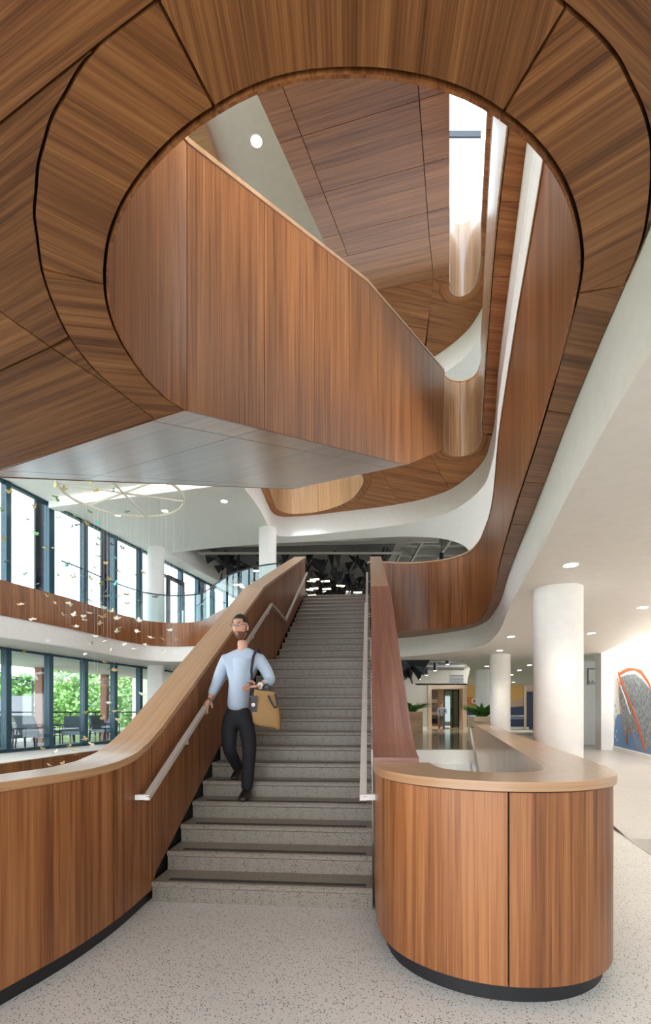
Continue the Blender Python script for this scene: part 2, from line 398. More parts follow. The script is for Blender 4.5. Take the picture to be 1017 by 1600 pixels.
ceil1 = tag(c1.build('ceiling', M['white_warm'], smooth=False), kind='structure')
fa = MB().slab(ROUT, 0, ROUT.len, 0.0, -0.03, ZC1+0.002, ZS2+0.09)
tag(fa.build('fascia', M['white'], ceil1))
# --- timber soffit of the upper floor : boards in panels with black open joints
RI = [(1.311, 2.548), (1.254, 2.4), (1.161, 2.239), (1.007, 2.046), (0.872, 1.927), (0.749, 1.846), (0.644, 1.792), (0.535, 1.745), (0.411, 1.709), (0.294, 1.688), (0.181, 1.676), (0.07, 1.674), (-0.041, 1.679), (-0.154, 1.695), (-0.271, 1.727), (-0.397, 1.778), (-0.534, 1.846), (-0.695, 1.954), (-0.855, 2.092), (-0.98, 2.239), (-1.076, 2.4), (-1.153, 2.587), (-1.192, 2.782), (-1.19, 3.009), (-1.154, 3.244), (-1.096, 3.397), (-1.009, 3.519)]
RING = Path([(1.975, 5.0), (1.592, 3.519)]+RI, True, 8)
def arc(a, b, off=0.0): return RING.pts(RING.near(*a), RING.near(*b), 0.06, off)
ceil2 = empty('ceiling', (0, 0, ZS2), kind='structure')
def soffit(poly, grain, z=ZS2, mat=None, par=None, gap=0.006, th=0.045):
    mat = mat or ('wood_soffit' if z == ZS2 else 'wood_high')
    g = math.radians(grain)
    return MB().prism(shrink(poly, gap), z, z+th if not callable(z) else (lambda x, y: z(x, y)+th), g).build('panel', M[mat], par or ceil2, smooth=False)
A2 = math.radians(24.5)
OL = [(-0.517, 1.494), (-0.63, 1.54), (-0.761, 1.602), (-0.85, 1.66), (-0.934, 1.727), (-1.015, 1.79), (-1.082, 1.862), (-1.16, 1.95), (-1.226, 2.046), (-1.29, 2.14), (-1.336, 2.239), (-1.375, 2.32), (-1.41, 2.4), (-1.446, 2.51), (-1.474, 2.628), (-1.495, 2.74), (-1.506, 2.854), (-1.502, 2.98), (-1.489, 3.093), (-1.455, 3.22), (-1.41, 3.342), (-1.35, 3.49), (-1.283, 3.635)]
OL_ = Path(OL, True, 5); OLs = OL_.pts(0, OL_.len, 0.03); iL = min(range(len(OLs)), key=lambda i: (OLs[i][0]+1.41)**2+(OLs[i][1]-2.4)**2)
OR_ = [(0.752, 1.507), (0.89, 1.572), (0.985, 1.627), (1.069, 1.692), (1.16, 1.765), (1.24, 1.845), (1.33, 1.97), (1.40, 2.09), (1.46, 2.21), (1.505, 2.333), (1.543, 2.498)]
OR_ = Path(OR_, True, 5); OR_ = OR_.pts(0, OR_.len, 0.04)
OT = [(-0.517, 1.494), (-0.36, 1.425), (-0.15, 1.38), (0.1, 1.362), (0.36, 1.38), (0.58, 1.43), (0.752, 1.507)]
n_out = 0.020
soffit(arc((0.644, 1.792), (-0.397, 1.778), n_out)+OT, 87)
soffit(arc((-0.397, 1.778), (-1.12, 2.498), n_out)+OLs[iL::-1], 33)
soffit(arc((-1.12, 2.498), (-1.009, 3.519), n_out)+OLs[:iL-1:-1], 8)
soffit(arc((1.304, 2.548), (0.644, 1.792), n_out)+OR_, 142)
# outer boards
soffit([(-0.517, 1.494), (-0.761, 1.602), (-5.0, 3.53), (-5.0, -2.5), (-1.0, -2.5), (-0.2, 1.38), (-0.36, 1.425)], 157)
soffit([(-1.0, -2.5), (0.12, -2.5), (0.85, 0.0)]+ROUT.pts(ROUT.near(1.0, 0.5), ROUT.near(1.514, 2.333), 0.1, 0.004)+OR_[::-1]+[ (0.58, 1.43), (0.36, 1.38), (0.1, 1.362), (-0.2, 1.385)], 26)
soffit([p_ for p_ in OLs if -0.76 >= p_[0] and p_[1] <= 2.86]+[(-1.657, 2.919), (-1.79, 2.658), (-2.03, 2.18)], 154)
soffit([(-2.03, 2.18), (-1.79, 2.658), (-1.657, 2.919), (-2.103, 3.122), (-5.0, 4.43), (-5.0, 3.53)], 156)
soffit([(-1.657, 2.919), (-1.41, 3.342), (-1.283, 3.635), (-2.569, 4.215), (-5.0, 5.31), (-5.0, 4.43), (-2.103, 3.122)], 156)
soffit([(-1.657, 2.919), (-1.506, 2.854), (-1.502, 2.98), (-1.489, 3.093), (-1.455, 3.22), (-1.41, 3.342)], 156)
back = MB(); back.prism([(-5, -2.5), (0.1, -2.5), (0.8, 0)]+ROUT.pts(ROUT.near(1.0, 0.5), ROUT.near(1.54, 2.45), 0.1, 0.002)+arc((1.304, 2.548), (-1.009, 3.519), 0.008)+[(-5.0, 5.25)], ZS2+0.046, ZS2+0.06)
tag(back.build('backing_board', M['joint'], ceil2, smooth=False))
# strip down the right side and round the far end
sj = [2.52, 3.54, 4.62, 5.66, 6.70, 7.75, 8.8, 9.8, 10.8, 11.75]
cuts_i = [RIN.near(1.314+AX*(y-2.548), y+0.03) for y in sj[:1]]+[RIN.near(1.314+AX*(y-2.548), y) for y in sj[1:]]+[RIN.near(3.1, 12.8), RIN.near(2.2, 13.06), RIN.len]
cuts_o = [ROUT.near(1.55, 2.49)]+[ROUT.near(1.55+AX*(y-2.49), y+.03) for y in sj[1:]]+[ROUT.near(3.3, 13.55), ROUT.near(2.2, 14.47), ROUT.len]
for k in range(len(cuts_i)-1):
    soffit(RIN.pts(cuts_i[k], cuts_i[k+1], 0.15, -0.020)+ROUT.pts(cuts_o[k], cuts_o[k+1], 0.15, 0.0)[::-1], 12, gap=0.006)
b2 = MB(); b2.prism(RIN.pts(0, RIN.len, 0.2, -0.021)+ROUT.pts(cuts_o[0], ROUT.len, 0.2, 0.002)[::-1], ZS2+0.046, ZS2+0.06)
tag(b2.build('backing_board', M['joint'], ceil2, smooth=False))

# --- upper floor slab seen at the far end and along the windows
up = MB(); up.prism([(-0.9, 13.2), (1.2, 12.6), (1.3, 14.4), (4.2, 12.8), (9, 30), (-8, 30), (-5, 17.6), (-1.5, 13.6)], F2-0.2, F2)
tag(up.build('floor', M['polished'], smooth=False), kind='structure')

# ================================================================ UPPER BALUSTRADE round the opening
GP = Path([(1.22, 12.84), (1.5, 12.95), (1.976, 13.05), (2.75, 12.96), (3.28, 12.66), (3.6, 12.14), (3.64, 11.6), (3.5, 10.6), (2.38, 6.514), (1.975, 5.0), (1.592, 3.519)]+RI, True, 8)
guard = empty('balustrade', (2.0, 8.0, ZS2), 'long timber balustrade lining the oval opening of the floor above', 'balustrade')
g1, g2 = GP.near(-0.5, 1.83), GP.near(-1.12, 2.498)
gtop = interp([(0, 5.49), (g1, 5.49), (g2, 5.60), (GP.len, 5.632)])
cut = [0.0, GP.near(2.75, 12.96), GP.near(3.4, 12.5), GP.near(3.62, 11.75)]
s = GP.near(3.55, 10.9)
while s < GP.near(1.311, 2.6): cut.append(s); s += 1.12
cut += [GP.near(1.304, 2.548), GP.near(0.644, 1.792), GP.near(-0.397, 1.778), GP.near(-1.12, 2.498)]
cut = sorted(cut)
for a, b in zip(cut, cut[1:]+[GP.len]):
    MB().slab(GP, a+.002, b-.002, 0, 0.011, ZS2-0.006, (lambda s: gtop(s)-0.042), 0.08).build('panel', M['wood'], guard)
MB().slab(GP, 0, GP.len, 0.013, 0.2, ZS2+0.062, lambda s: gtop(s)-0.045, 0.12).build('core', M['joint'], guard)
MB().slab(GP, 0, GP.len, -0.012, 0.25, lambda s: gtop(s)-0.04, gtop, 0.1, 's').build('cap', M['wood_cap'], guard)

# ================================================================ STAIR rising over the opening (second stair)
P0 = Vector((-1.009, 3.519)); D2 = Vector((math.sin(A2), math.cos(A2))); N2 = Vector((-D2.y, D2.x)); W2 = 2.43
S2P = Path([P0, P0+D2*9.78])
zb2 = interp([(0, ZS2), (6.12, 6.10), (9.78, 8.21)])
zt2 = interp([(-1, 5.1), (0, 5.632), (3.9, 7.777), (9.78, 10.26)])
st2 = empty('staircase', (-1.0, 3.5, ZS2), 'timber clad upper staircase rising away above the big oval opening', 'staircase')
jn = [0.0]+[0.0+1.065*k for k in range(1, 9)]+[9.70]
for a, b in zip(jn, jn[1:]):
    zs = [q for q in (3.9, 6.12) if a < q < b]; pts_ = [a+.005]+zs+[b-.005]
    m = MB()
    for u, v in zip(pts_, pts_[1:]): m.slab(S2P, u, v, 0, 0.022, lambda s: zb2(s)-0.004, lambda s: zt2(s)-0.042, 0.6)
    m.build('panel', M['wood'], st2)
for a, b in ((0, 3.9), (3.9, 9.78)):
    MB().slab(S2P, a, b, -0.012, 0.24, lambda s: zt2(s)-0.04, zt2, 1.0, 's').build('cap', M['wood_cap'], st2)
    MB().slab(S2P, a, b, W2-0.24, W2+0.012, lambda s: zt2(s)-0.04, zt2, 1.0, 's').build('cap', M['wood_cap'], st2)
for a, b in ((0, 3.9), (3.9, 6.12), (6.12, 9.7)):
    MB().slab(S2P, a, b, 0.024, 0.2, lambda s: zb2(s)+0.06, lambda s: zt2(s)-0.045, 1.0).build('core', M['joint'], st2)
    MB().slab(S2P, a, b, W2-0.2, W2-0.024, lambda s: zb2(s)+0.06, lambda s: zt2(s)-0.045, 1.0).build('core', M['joint'], st2)
    MB().slab(S2P, a, b, W2-0.022, W2, lambda s: zb2(s)-0.004, lambda s: zt2(s)-0.045, 1.0).build('panel', M['wood'], st2)
def loc2(s, t): q = P0+D2*s+N2*t; return (q.x, q.y)
def zsof2(x, y): return zb2((Vector((x, y))-P0).dot(D2))
rows = [0.0, 1.05, 3.3, 6.12]
for a, b in zip(rows, rows[1:]):
    for t0, t1 in ((0.026, 0.33), (0.33, 2.15), (2.15, W2-0.026)):
        MB().prism(shrink([loc2(a, t0), loc2(b, t0), loc2(b, t1), loc2(a, t1)], 0.004), zsof2, lambda x, y: zsof2(x, y)+0.05, -A2+PI).build('soffit_panel', M['wood_sheen'], st2, smooth=False)
for a, b in ((6.12, 7.9), (7.9, 9.7)):
    MB().prism(shrink([loc2(a, .026), loc2(b, .026), loc2(b, W2-.026), loc2(a, W2-.026)], 0.004), zsof2, lambda x, y: zsof2(x, y)+0.05, -A2+PI).build('soffit_panel', M['wood_sheen'], st2, smooth=False)
k_ = MB()
for a, b in ((0.05, 6.12), (6.12, 9.7)):
    k_.prism([loc2(a, .03), loc2(b, .03), loc2(b, W2-.03), loc2(a, W2-.03)], lambda x, y: zsof2(x, y)+0.052, lambda x, y: zsof2(x, y)+0.3, 0)
k_.build('carriage', M['joint'], st2, smooth=False)

# ================================================================ THIRD LEVEL : soffit, opening, balustrade
US = [(3.035, 12.37), (3.10, 12.55), (3.276, 12.70), (3.552, 12.76), (3.79, 12.66), (3.90, 12.45), (3.893, 12.192)]
L3R = Path(US+[(3.64, 11.3), (3.033, 9.18), (2.28, 6.4), (2.10, 5.631), (1.4, 3.0)], True, 8)
L3L = Path([(-3.55, 8.0), (-1.692, 14.602), (-1.64, 15.6), (-1.57, 16.127), (-1.252, 16.44), (-0.7, 16.42), (-0.313, 16.313), (0.14, 16.06), (0.59, 15.633), (0.85, 15.25), (0.991, 14.815), (1.104, 14.098), (0.86, 13.35)], True, 8)
L3O = Path([(1.7, 3.0), (2.444, 5.831), (2.80, 7.158), (3.38, 9.317), (4.10, 11.824), (4.278, 12.968), (4.12, 13.95), (3.785, 14.729), (3.2, 15.3), (2.406, 15.729), (0.616, 16.313), (-1.104, 16.736), (-1.5, 16.76), (-1.707, 16.627), (-1.85, 16.3), (-1.897, 15.827), (-1.99, 14.602), (-3.85, 8.0)], True, 8)
ceil3 = empty('ceiling', (0, 14, ZS3), kind='structure')
sJ = [3.0, 4.2, 5.3, 6.4, 7.5, 8.6, 9.7, 10.8, 11.8]
for a, b in zip(sJ, sJ[1:]):
    i0, i1 = [L3R.near(2.10+0.268*(y-5.631), y) for y in (b, a)]; o0, o1 = [L3O.near(2.44+0.2805*(y-5.831), y) for y in (a, b)]
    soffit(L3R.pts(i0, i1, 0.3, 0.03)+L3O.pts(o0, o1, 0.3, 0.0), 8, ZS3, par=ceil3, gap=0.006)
iR = L3R.near(2.10+0.268*(11.8-5.631), 11.8); oR = L3O.near(4.09, 11.8)
Q1, Q2 = (2.79, 12.52), (1.37, 13.14)
e1, e2 = L3O.near(3.785, 14.729), L3O.near(2.406, 15.729)
UB = L3R.pts(0, iR, 0.06, 0.03); UB2 = L3R.pts(0, iR, 0.06, 0.28)
ring_cut = len(UB)
MB().slab(L3R, 0, iR, 0.03, 0.275, ZS3, ZS3+0.045, 0.05, 's').build('panel', M['wood_high'], ceil3, smooth=False)
soffit([UB2[0], (2.68, 12.6)]+[(3.785, 14.70)]+L3O.pts(oR, e1, 0.15, 0.0)[::-1]+UB2[::-1][:-1], 12, ZS3, par=ceil3, gap=0.006)
lc = L3L.near(0.86, 13.35); 
LB = L3L.pts(L3L.near(-0.313, 16.313), lc, 0.1, 0.03); LB2 = L3L.pts(L3L.near(-0.313, 16.313), lc, 0.1, 0.24)
soffit([(2.76, 12.44), (2.68, 12.6), (3.785, 14.70)]+L3O.pts(e1, e2, 0.15, 0.0)+[(1.45, 13.2), (2.2, 12.75)], 20, ZS3, par=ceil3, gap=0.006)
soffit([(1.45, 13.2)]+[(2.406, 15.72)]+L3O.pts(e2, L3O.near(-0.2, 16.53), 0.15, 0.0)+LB2[:1]+LB2[1:], 24, ZS3, par=ceil3, gap=0.006)
soffit(LB+LB2[::-1], 60, ZS3, par=ceil3, gap=0.003)
cL = [0.0, L3L.near(-2.6, 11.3), L3L.near(-1.692, 14.602), L3L.near(-1.5, 16.25), L3L.near(-0.313, 16.313)]
cO = [L3O.len, L3O.near(-2.92, 11.3), L3O.near(-1.99, 14.602), L3O.near(-1.72, 16.6), L3O.near(-0.2, 16.53)]
for k in range(4):
    soffit(L3L.pts(cL[k], cL[k+1], 0.12, 0.03)+L3O.pts(cO[k+1], cO[k], 0.12, 0.0), 70, ZS3, par=ceil3, gap=0.003)
bk3 = MB()
bk3.prism(L3R.pts(0, L3R.len, 0.2, 0.035)+L3O.pts(0, L3O.near(2.406, 15.729), 0.2, 0.01)+[(1.3, 13.3)], ZS3+0.046, ZS3+0.06)
bk3.prism([(1.45, 13.2), (2.4, 15.7)]+L3O.pts(e2, L3O.len, 0.2, 0.01)+L3L.pts(0, lc, 0.2, 0.035), ZS3+0.047, ZS3+0.061)
bk3.build('backing_board', M['joint'], ceil3, smooth=False)

g3 = empty('balustrade', (3.5, 12.2, ZS3), 'rounded timber balustrade closing the narrow gap at the top of the upper staircase', 'balustrade')
gc = [0, L3R.near(3.552, 12.76), L3R.near(3.893, 12.192)]
s = gc[-1]
while s+1.15 < L3R.len: s += 1.15; gc.append(s)
gc.append(L3R.len)
for a, b in zip(gc, gc[1:]):
    MB().slab(L3R, a+.005, b-.005, 0, 0.022, ZS3-0.005, 10.16, 0.05).build('panel', M['wood_gloss'], g3)
MB().slab(L3R, 0, L3R.len, 0.024, 0.2, ZS3+0.07, 10.15, 0.1).build('core', M['joint'], g3)
MB().slab(L3R, 0, L3R.len, -0.008, 0.25, 10.165, 10.2, 0.08, 's').build('cap', M['wood_cap'], g3)
g3b = empty('balustrade', (-0.5, 16.3, ZS3), 'timber balustrade seen up through the bright opening left of the upper staircase', 'balustrade')
s = 0.0
while s < L3L.len-0.3:
    b = min(s+1.1, L3L.len); MB().slab(L3L, s+.006, b-.006, 0, 0.022, ZS3-0.005, 10.16, 0.08).build('panel', M['wood_cap'], g3b); s = b
MB().slab(L3L, 0, L3L.len, 0.024, 0.18, ZS3+0.07, 10.15, 0.15).build('core', M['joint'], g3b)

# white ceiling of the second storey, with a white upstand to the timber soffit
c3 = MB()
CE = Path([(-2.9, 29.0), (-4.33, 24.5), (-5.98, 18.85), (-6.05, 18.55), (-5.7, 18.42), (-2.533, 17.55), (-0.194, 17.2), (1.5, 16.9), (2.913, 16.75), (4.1, 16.95), (4.9, 17.5), (5.45, 18.3), (5.75, 18.937), (6.9, 23), (8.6, 29)], True, 8)
inner = L3O.pts(0, L3O.len, 0.25, 0.0)
poly = inner+[(wallx(8), 8.0), (wallx(18.2), 18.2), (wallx(30), 30.0), (-2.8, 30)]+CE.pts(0, CE.len, 0.3)+[(13, 29), (13, 3.0)]
c3.prism(poly, ZC3, ZC3+0.1)
ceil3w = tag(c3.build('ceiling', M['white'], smooth=False), kind='structure')
MB().slab(L3O, 0, L3O.len, 0.0, 0.03, ZC3+0.002, ZS3+0.2, 0.15).build('fascia', M['white'], ceil3w)
MB().slab(CE, 0, CE.len, 0.0, 0.03, ZC3+0.105, ZC3+0.6, 0.2).build('fascia', M['white'], ceil3w)
# control joint in the white ceiling
# slab over everything at the third floor (the floor one walks on up there)
sl3 = MB(); sl3.prism(L3O.pts(L3O.near(4.1, 11.824), L3O.near(-1.99, 14.602), 0.3, 0.02)+[(-4.4, 8.0), (wallx(8)+.03, 8.0), (wallx(29.3)+.03, 29.3), (14, 29.3), (14, 8)], 8.75, 8.9)
tag(sl3.build('floor', M['deck'], smooth=False), kind='structure')

# ================================================================ THIRD STAIR (underside seen through the openings)
A3 = math.radians(14.4); D3 = Vector((math.sin(A3), math.cos(A3))); N3 = Vector((-D3.y, D3.x)); W3 = 2.43
O3 = Vector((2.49, 9.7))            # right end of the fold
zb3 = interp([(-7.45, ZS3), (0.0, 11.09), (2.78, ZS4)])
st3 = empty('staircase', (1.0, 4.0, ZS3), 'topmost staircase whose broad timber underside shows through the oval opening', 'staircase')
def loc3(s, t): q = O3+D3*s+N3*t; return (q.x, q.y)
def z3(x, y): return zb3((Vector((x, y))-O3).dot(D3))
rw = [-7.45, -5.9, -4.55, -3.3, -2.05, -0.8, 0.0]
for a, b in zip(rw, rw[1:]):
    for t0, t1 in ((0.0, 0.40), (0.40, 2.08), (2.08, W3)):
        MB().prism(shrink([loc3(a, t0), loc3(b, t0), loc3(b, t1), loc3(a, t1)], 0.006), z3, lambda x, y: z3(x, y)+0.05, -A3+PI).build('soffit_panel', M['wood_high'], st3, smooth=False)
for a, b in ((0, 1.35), (1.35, 2.78)):
    for t0, t1 in ((0.0, 0.40), (0.40, W3)):
        MB().prism(shrink([loc3(a, t0), loc3(b, t0), loc3(b, t1), loc3(a, t1)], 0.006), z3, lambda x, y: z3(x, y)+0.05, -A3+PI).build('soffit_panel', M['wood_high'], st3, smooth=False)
cr = MB()
for a, b in ((-7.45, 0), (0, 2.78)):
    cr.prism([loc3(a, .004), loc3(b, .004), loc3(b, W3-.004), loc3(a, W3-.004)], lambda x, y: z3(x, y)+0.052, lambda x, y: z3(x, y)+0.28, 0)
cr.build('carriage', M['joint'], st3, smooth=False)
S3P = Path([O3+D3*-7.45, O3+D3*2.9])
zt3 = interp([(0, 9.9), (7.45, 13.2), (10.35, 14.6)]); zq3 = lambda s: zb3(s-7.45)
for a, b in ((0, 2.5), (2.5, 5), (5, 7.45), (7.45, 10.2)):
    MB().slab(S3P, a+.003, b-.003, 0.0, 0.2, lambda s: zq3(s)+0.29, lambda s: zt3(s), 0.8).build('panel', M['wood'], st3)
    MB().slab(S3P, a+.003, b-.003, W3-0.2, W3, lambda s: zq3(s)+0.29, lambda s: zt3(s), 0.8).build('panel', M['wood'], st3)

# ================================================================ FOURTH LEVEL
U4 = [(3.25, 12.62), (3.30, 12.85), (3.46, 13.0), (3.66, 13.03), (3.85, 12.92), (3.94, 12.70), (3.92, 12.40)]
L4R = Path(U4+[(3.52, 10.9), (3.043, 9.118), (2.2, 6.0), (1.6, 3.8)], True, 8)
L4O = Path([(2.0, 3.8), (2.6, 6.0), (3.45, 9.118), (4.2, 11.8), (4.36, 13.1), (4.2, 14.1), (3.65, 15.0), (2.6, 15.9), (0.5, 16.6), (-2, 17)], True, 8)
ceil4 = empty('ceiling', (0, 13, ZS4), kind='structure')
i4 = L4R.near(3.80, 11.95)
UA, UBo = L4R.pts(0, i4, 0.06, 0.012), L4R.pts(0, i4, 0.06, 0.25)
MB().slab(L4R, 0, i4, 0.024, 0.246, ZS4, ZS4+0.045, 0.05, 's').build('panel', M['wood_high'], ceil4, smooth=False)
fR = loc3(2.78, 0); f4 = loc3(2.78, 0.40); fL = loc3(2.78, W3)
o4 = L4O.near(4.2, 11.95)
soffit([UA[0], fR, f4, UBo[0]], 14, ZS4, par=ceil4, gap=0.001)
soffit([UBo[0], f4]+[(3.1, 15.4)]+L4O.pts(o4, L4O.near(3.1, 15.4), 0.15)[::-1]+UBo[::-1][:-1], 14, ZS4, par=ceil4, gap=0.006)
soffit([f4, fL, (0.1, 16.5)]+L4O.pts(L4O.near(3.1, 15.4), L4O.near(0.5, 16.6), 0.15)[::-1], 14, ZS4, par=ceil4, gap=0.006)
for a, b in ((3.9, 5.4), (5.4, 6.7), (6.7, 8.0), (8.0, 9.3), (9.3, 10.6), (10.6, 11.95)):
    p0, p1 = [L4R.near(2.2+0.272*(y-6.0), y) for y in (b, a)]; q0, q1 = [L4O.near(2.6+0.275*(y-6.0), y) for y in (a, b)]
    soffit(L4R.pts(p0, p1, 0.4, 0.012)+L4O.pts(q0, q1, 0.4), 8, ZS4, par=ceil4, gap=0.006)
bk4 = MB(); bk4.prism(L4R.pts(0, L4R.len, 0.2, 0.014)+L4O.pts(0, L4O.len, 0.2)+[fL, f4], ZS4+0.047, ZS4+0.06)
bk4.build('backing_board', M['joint'], ceil4, smooth=False)
g4 = empty('balustrade', (3.7, 12.8, ZS4), 'highest rounded balustrade around the slot under the skylight', 'balustrade')
hc = [0, L4R.near(3.92, 12.40)]
s = hc[-1]
while s+2.2 < L4R.len: s += 2.2; hc.append(s)
hc.append(L4R.len)
for a, b in zip(hc, hc[1:]):
    MB().slab(L4R, a, b, -0.006, 0.02, ZS4-0.004, 14.6, 0.05).build('panel', M['wood_gloss'], g4)
MB().slab(L4R, 0, L4R.len, 0.024, 0.2, ZS4+0.07, 14.59, 0.1).build('core', M['joint'], g4)
# white ceilings of the third storey
c4 = MB(); c4.prism([loc3(-7.45, W3+0.02), loc3(1.4, W3+0.02), (-4.2, 12.0), (-9.5, 12.0), (-9.5, 1.0), (-3, 1.0)], ZC4, ZC4+0.1)
ceil4w = tag(c4.build('ceiling', M['white'], smooth=False), kind='structure')
c4b = MB(); c4b.prism(L4O.pts(0, L4O.len, 0.25, -0.01)+[(-2.1, 19.5), (12, 19.5), (12, 3.8)], ZC4, ZC4+0.1)
ceil4x = tag(c4b.build('ceiling', M['white'], smooth=False), kind='structure')
MB().slab(L4O, 0, L4O.len, -0.01, -0.04, ZC4+0.002, ZS4+0.1, 0.2).build('fascia', M['white'], ceil4x)
bb = MB(); bb.prism([(-2.98, 6.0), (-2.62, 6.0), (-1.95, 9.5), (-1.6, 11.3), (-1.94, 11.3), (-2.3, 9.5)], ZC4-0.16, ZC4-0.005, -A3)
tag(bb.build('trim_1', M['wood_cap'], smooth=False), kind='structure')
# roof with the skylight
roof = MB()
for x0, x1, y0, y1 in ((-14, -4.0, -9, 31), (7.5, 14, -9, 31), (-4.0, 7.5, -9, 3), (-4.0, 7.5, 18.5, 31)): roof.box(x0, x1, y0, y1, 17.2, 17.5)
tag(roof.build('ceiling', M['white'], smooth=False), kind='structure')
sky = empty('window_1', (2, 9, 17.2), kind='structure')
for y in (3.05, 5.6, 8.15, 10.7, 13.25, 15.85, 18.4):
    MB().box(-4.0, 7.5, y-0.025, y+0.025, 17.2, 17.36).build('glazing_bar', M['darksteel'], sky, smooth=False)
for x in (-3.95, 0.6, 7.45):
    MB().box(x-0.05, x+0.05, 3.1, 18.3, 17.2, 17.42).build('glazing_bar', M['darksteel'], sky, smooth=False)
MB().box(-3.9, 7.4, 3.1, 18.3, 17.30, 17.32).build('pane', M['glass'], sky, smooth=False)
lou = empty('louvre', (4.3, 15.3, 16.4), 'dark slatted louvre at the far end of the skylight', 'louvre')
for k in range(5):
    MB().box(3.6, 6.2, 15.5, 15.75, 16.2+0.2*k, 16.26+0.2*k).build('slat', M['darksteel'], lou, smooth=False)
MB().box(3.5, 3.6, 15.55, 15.88, 16.1, 17.202).build('bracket', M['darksteel'], lou, smooth=False)
MB().box(6.2, 6.3, 15.55, 15.88, 16.1, 17.202).build('bracket', M['darksteel'], lou, smooth=False)

# ================================================================ ENTRANCE STAIR
R_, T_ = 0.1524, 0.2852
A1 = math.radians(5.11); D1 = Vector((math.sin(A1), math.cos(A1))); N1 = Vector((D1.y, -D1.x)); W1 = 1.69
O1 = Vector((-1.326, 3.70))
def loc1(s, t): q = O1+D1*s+N1*t; return (q.x, q.y)
run = [(k-1)*T_ for k in range(1, 16)]+[(8.5-3.70)/D1.y+(k-16)*0.296 for k in range(16, 30)]
st1 = empty('staircase', (-0.5, 3.7, 0), 'speckled terrazzo staircase climbing between two timber balustrades', 'staircase')
for k in range(1, 30):
    s0 = run[k-1]; s1 = (run[k] if k < 29 else s0+0.75)
    tl = 0.0 if k < 16 else 0.03
    zt = k*R_; zb_ = max(0.001, zt-0.26)
    prof = [(s0, zb_), (s0, zt-0.045), (s0-0.014, zt-0.035), (s0-0.014, zt-0.014), (s0-0.002, zt), (s1+0.014, zt), (s1+0.014, zb_)]
    b = MB(); A_ = [b.vert((*loc1(s, tl), z)) for s, z in prof]; B_ = [b.vert((*loc1(s, W1-0.012), z)) for s, z in prof]
    b.face(A_); b.face(B_[::-1])
    for i in range(7): j = (i+1) % 7; b.face((A_[i], B_[i], B_[j], A_[j]))
    stp = b.build('step', M['terrazzo_step'], st1, smooth=False)
    if k <= 15:
        for q in range(3):
            MB().prism([loc1(s0+0.035+q*0.02, 0.11), loc1(s0+0.047+q*0.02, 0.11), loc1(s0+0.047+q*0.02, W1-0.06), loc1(s0+0.035+q*0.02, W1-0.06)], zt-0.002, zt+0.0015).build('grip_strip', M['black'], stp, smooth=False)
cg = MB()
for a, b, z0, z1 in ((0.1, run[14], 0.0, 14*R_), (run[14], run[15], 14*R_, 14*R_), (run[15], run[28], 15*R_, 28*R_)):
    f = lambda x, y, a=a, b=b, z0=z0, z1=z1: z0+(z1-z0)*((Vector((x, y))-O1).dot(D1)-a)/(b-a)
    cg.prism([loc1(a, .02), loc1(b, .02), loc1(b, W1-.02), loc1(a, W1-.02)], lambda x, y: max(-0.02, f(x, y)-0.42), lambda x, y: max(0.0, f(x, y)-0.05), 0)
cg.build('carriage', M['black'], st1, smooth=False)

# cap height along the flights as a function of forward distance
zc1 = interp([(0, 1.11), (2.9, 1.11), (3.15, 1.125), (3.4, 1.16), (3.62, 1.225), (3.84, 1.325), (4.08, 1.459), (7.59, 3.42), (12.8, 5.58)])
nos = interp([(3.4, 0.09), (3.70, 0.09), (3.72, 0.17), (3.70+run[14]*D1.y, 15*R_+0.03), (8.5-0.1, 15*R_+0.03), (3.70+run[28]*D1.y, 29*R_+0.03), (14, 29*R_+0.03)])
gl = empty('balustrade', (-1.4, 3.0, 0), 'timber balustrade curving up along the stair behind the walking man', 'balustrade')
sz = lambda P: (lambda s: zc1(P.pos(s).y))
def breaks(P, a, b, extra=()):
    out = [a]+[e for e in sorted(extra) if a < e < b]+[b]; return out
ysL = [0.2, 1.75, 3.14, 3.70, 4.7, 5.7, 6.6, 7.59, 8.6, 9.6, 10.6, 11.6, 12.6]
def sY(P, y):
    lo, hi = 0, P.len
    for _ in range(50):
        m = (lo+hi)/2
        if P.pos(m).y < y: lo = m
        else: hi = m
    return lo
cuts = [0.0]+[sY(GL, y) for y in ysL[1:]]
for a, b in zip(cuts, cuts[1:]):
    MB().slab(GL, a+.008, b-.008, 0, 0.022, lambda s: nos(GL.pos(s).y) if GL.pos(s).y > 3.4 else 0.09, lambda s: sz(GL)(s)-0.052, 0.07).build('panel', M['wood'], gl)
    MB().slab(GL, a+.008, b-.008, 0.245, 0.267, lambda s: max(-0.6, nos(GL.pos(s).y)-0.75) if GL.pos(s).y > 3.4 else -0.6, lambda s: sz(GL)(s)-0.052, 0.1).build('panel', M['wood'], gl)
MB().slab(GL, 0, GL.len, 0.024, 0.243, lambda s: max(0.095, nos(GL.pos(s).y)-0.02), lambda s: sz(GL)(s)-0.05, 0.1).build('core', M['joint'], gl)
MB().slab(GL, 0, sY(GL, 12.62), 0.03, 0.10, lambda s: (max(0.0, nos(GL.pos(s).y)-0.42) if GL.pos(s).y > 3.72 else 0.0), lambda s: nos(GL.pos(s).y)-0.005 if GL.pos(s).y > 3.4 else 0.088, 0.07).build('plinth', M['black'], gl)
for a, b in ((0, sY(GL, 7.59)), (sY(GL, 7.59), sY(GL, 12.62))):
    MB().slab(GL, a, b, -0.014, 0.282, lambda s: sz(GL)(s)-0.048, sz(GL), 0.06, 's').build('cap', M['wood_cap'], gl)
ez = MB().prism([(-0.53, 12.62), (-0.80, 12.64), (-0.80, 12.66), (-0.53, 12.65)], F2, 5.47); ez.build('end_panel', M['wood'], gl, smooth=False)

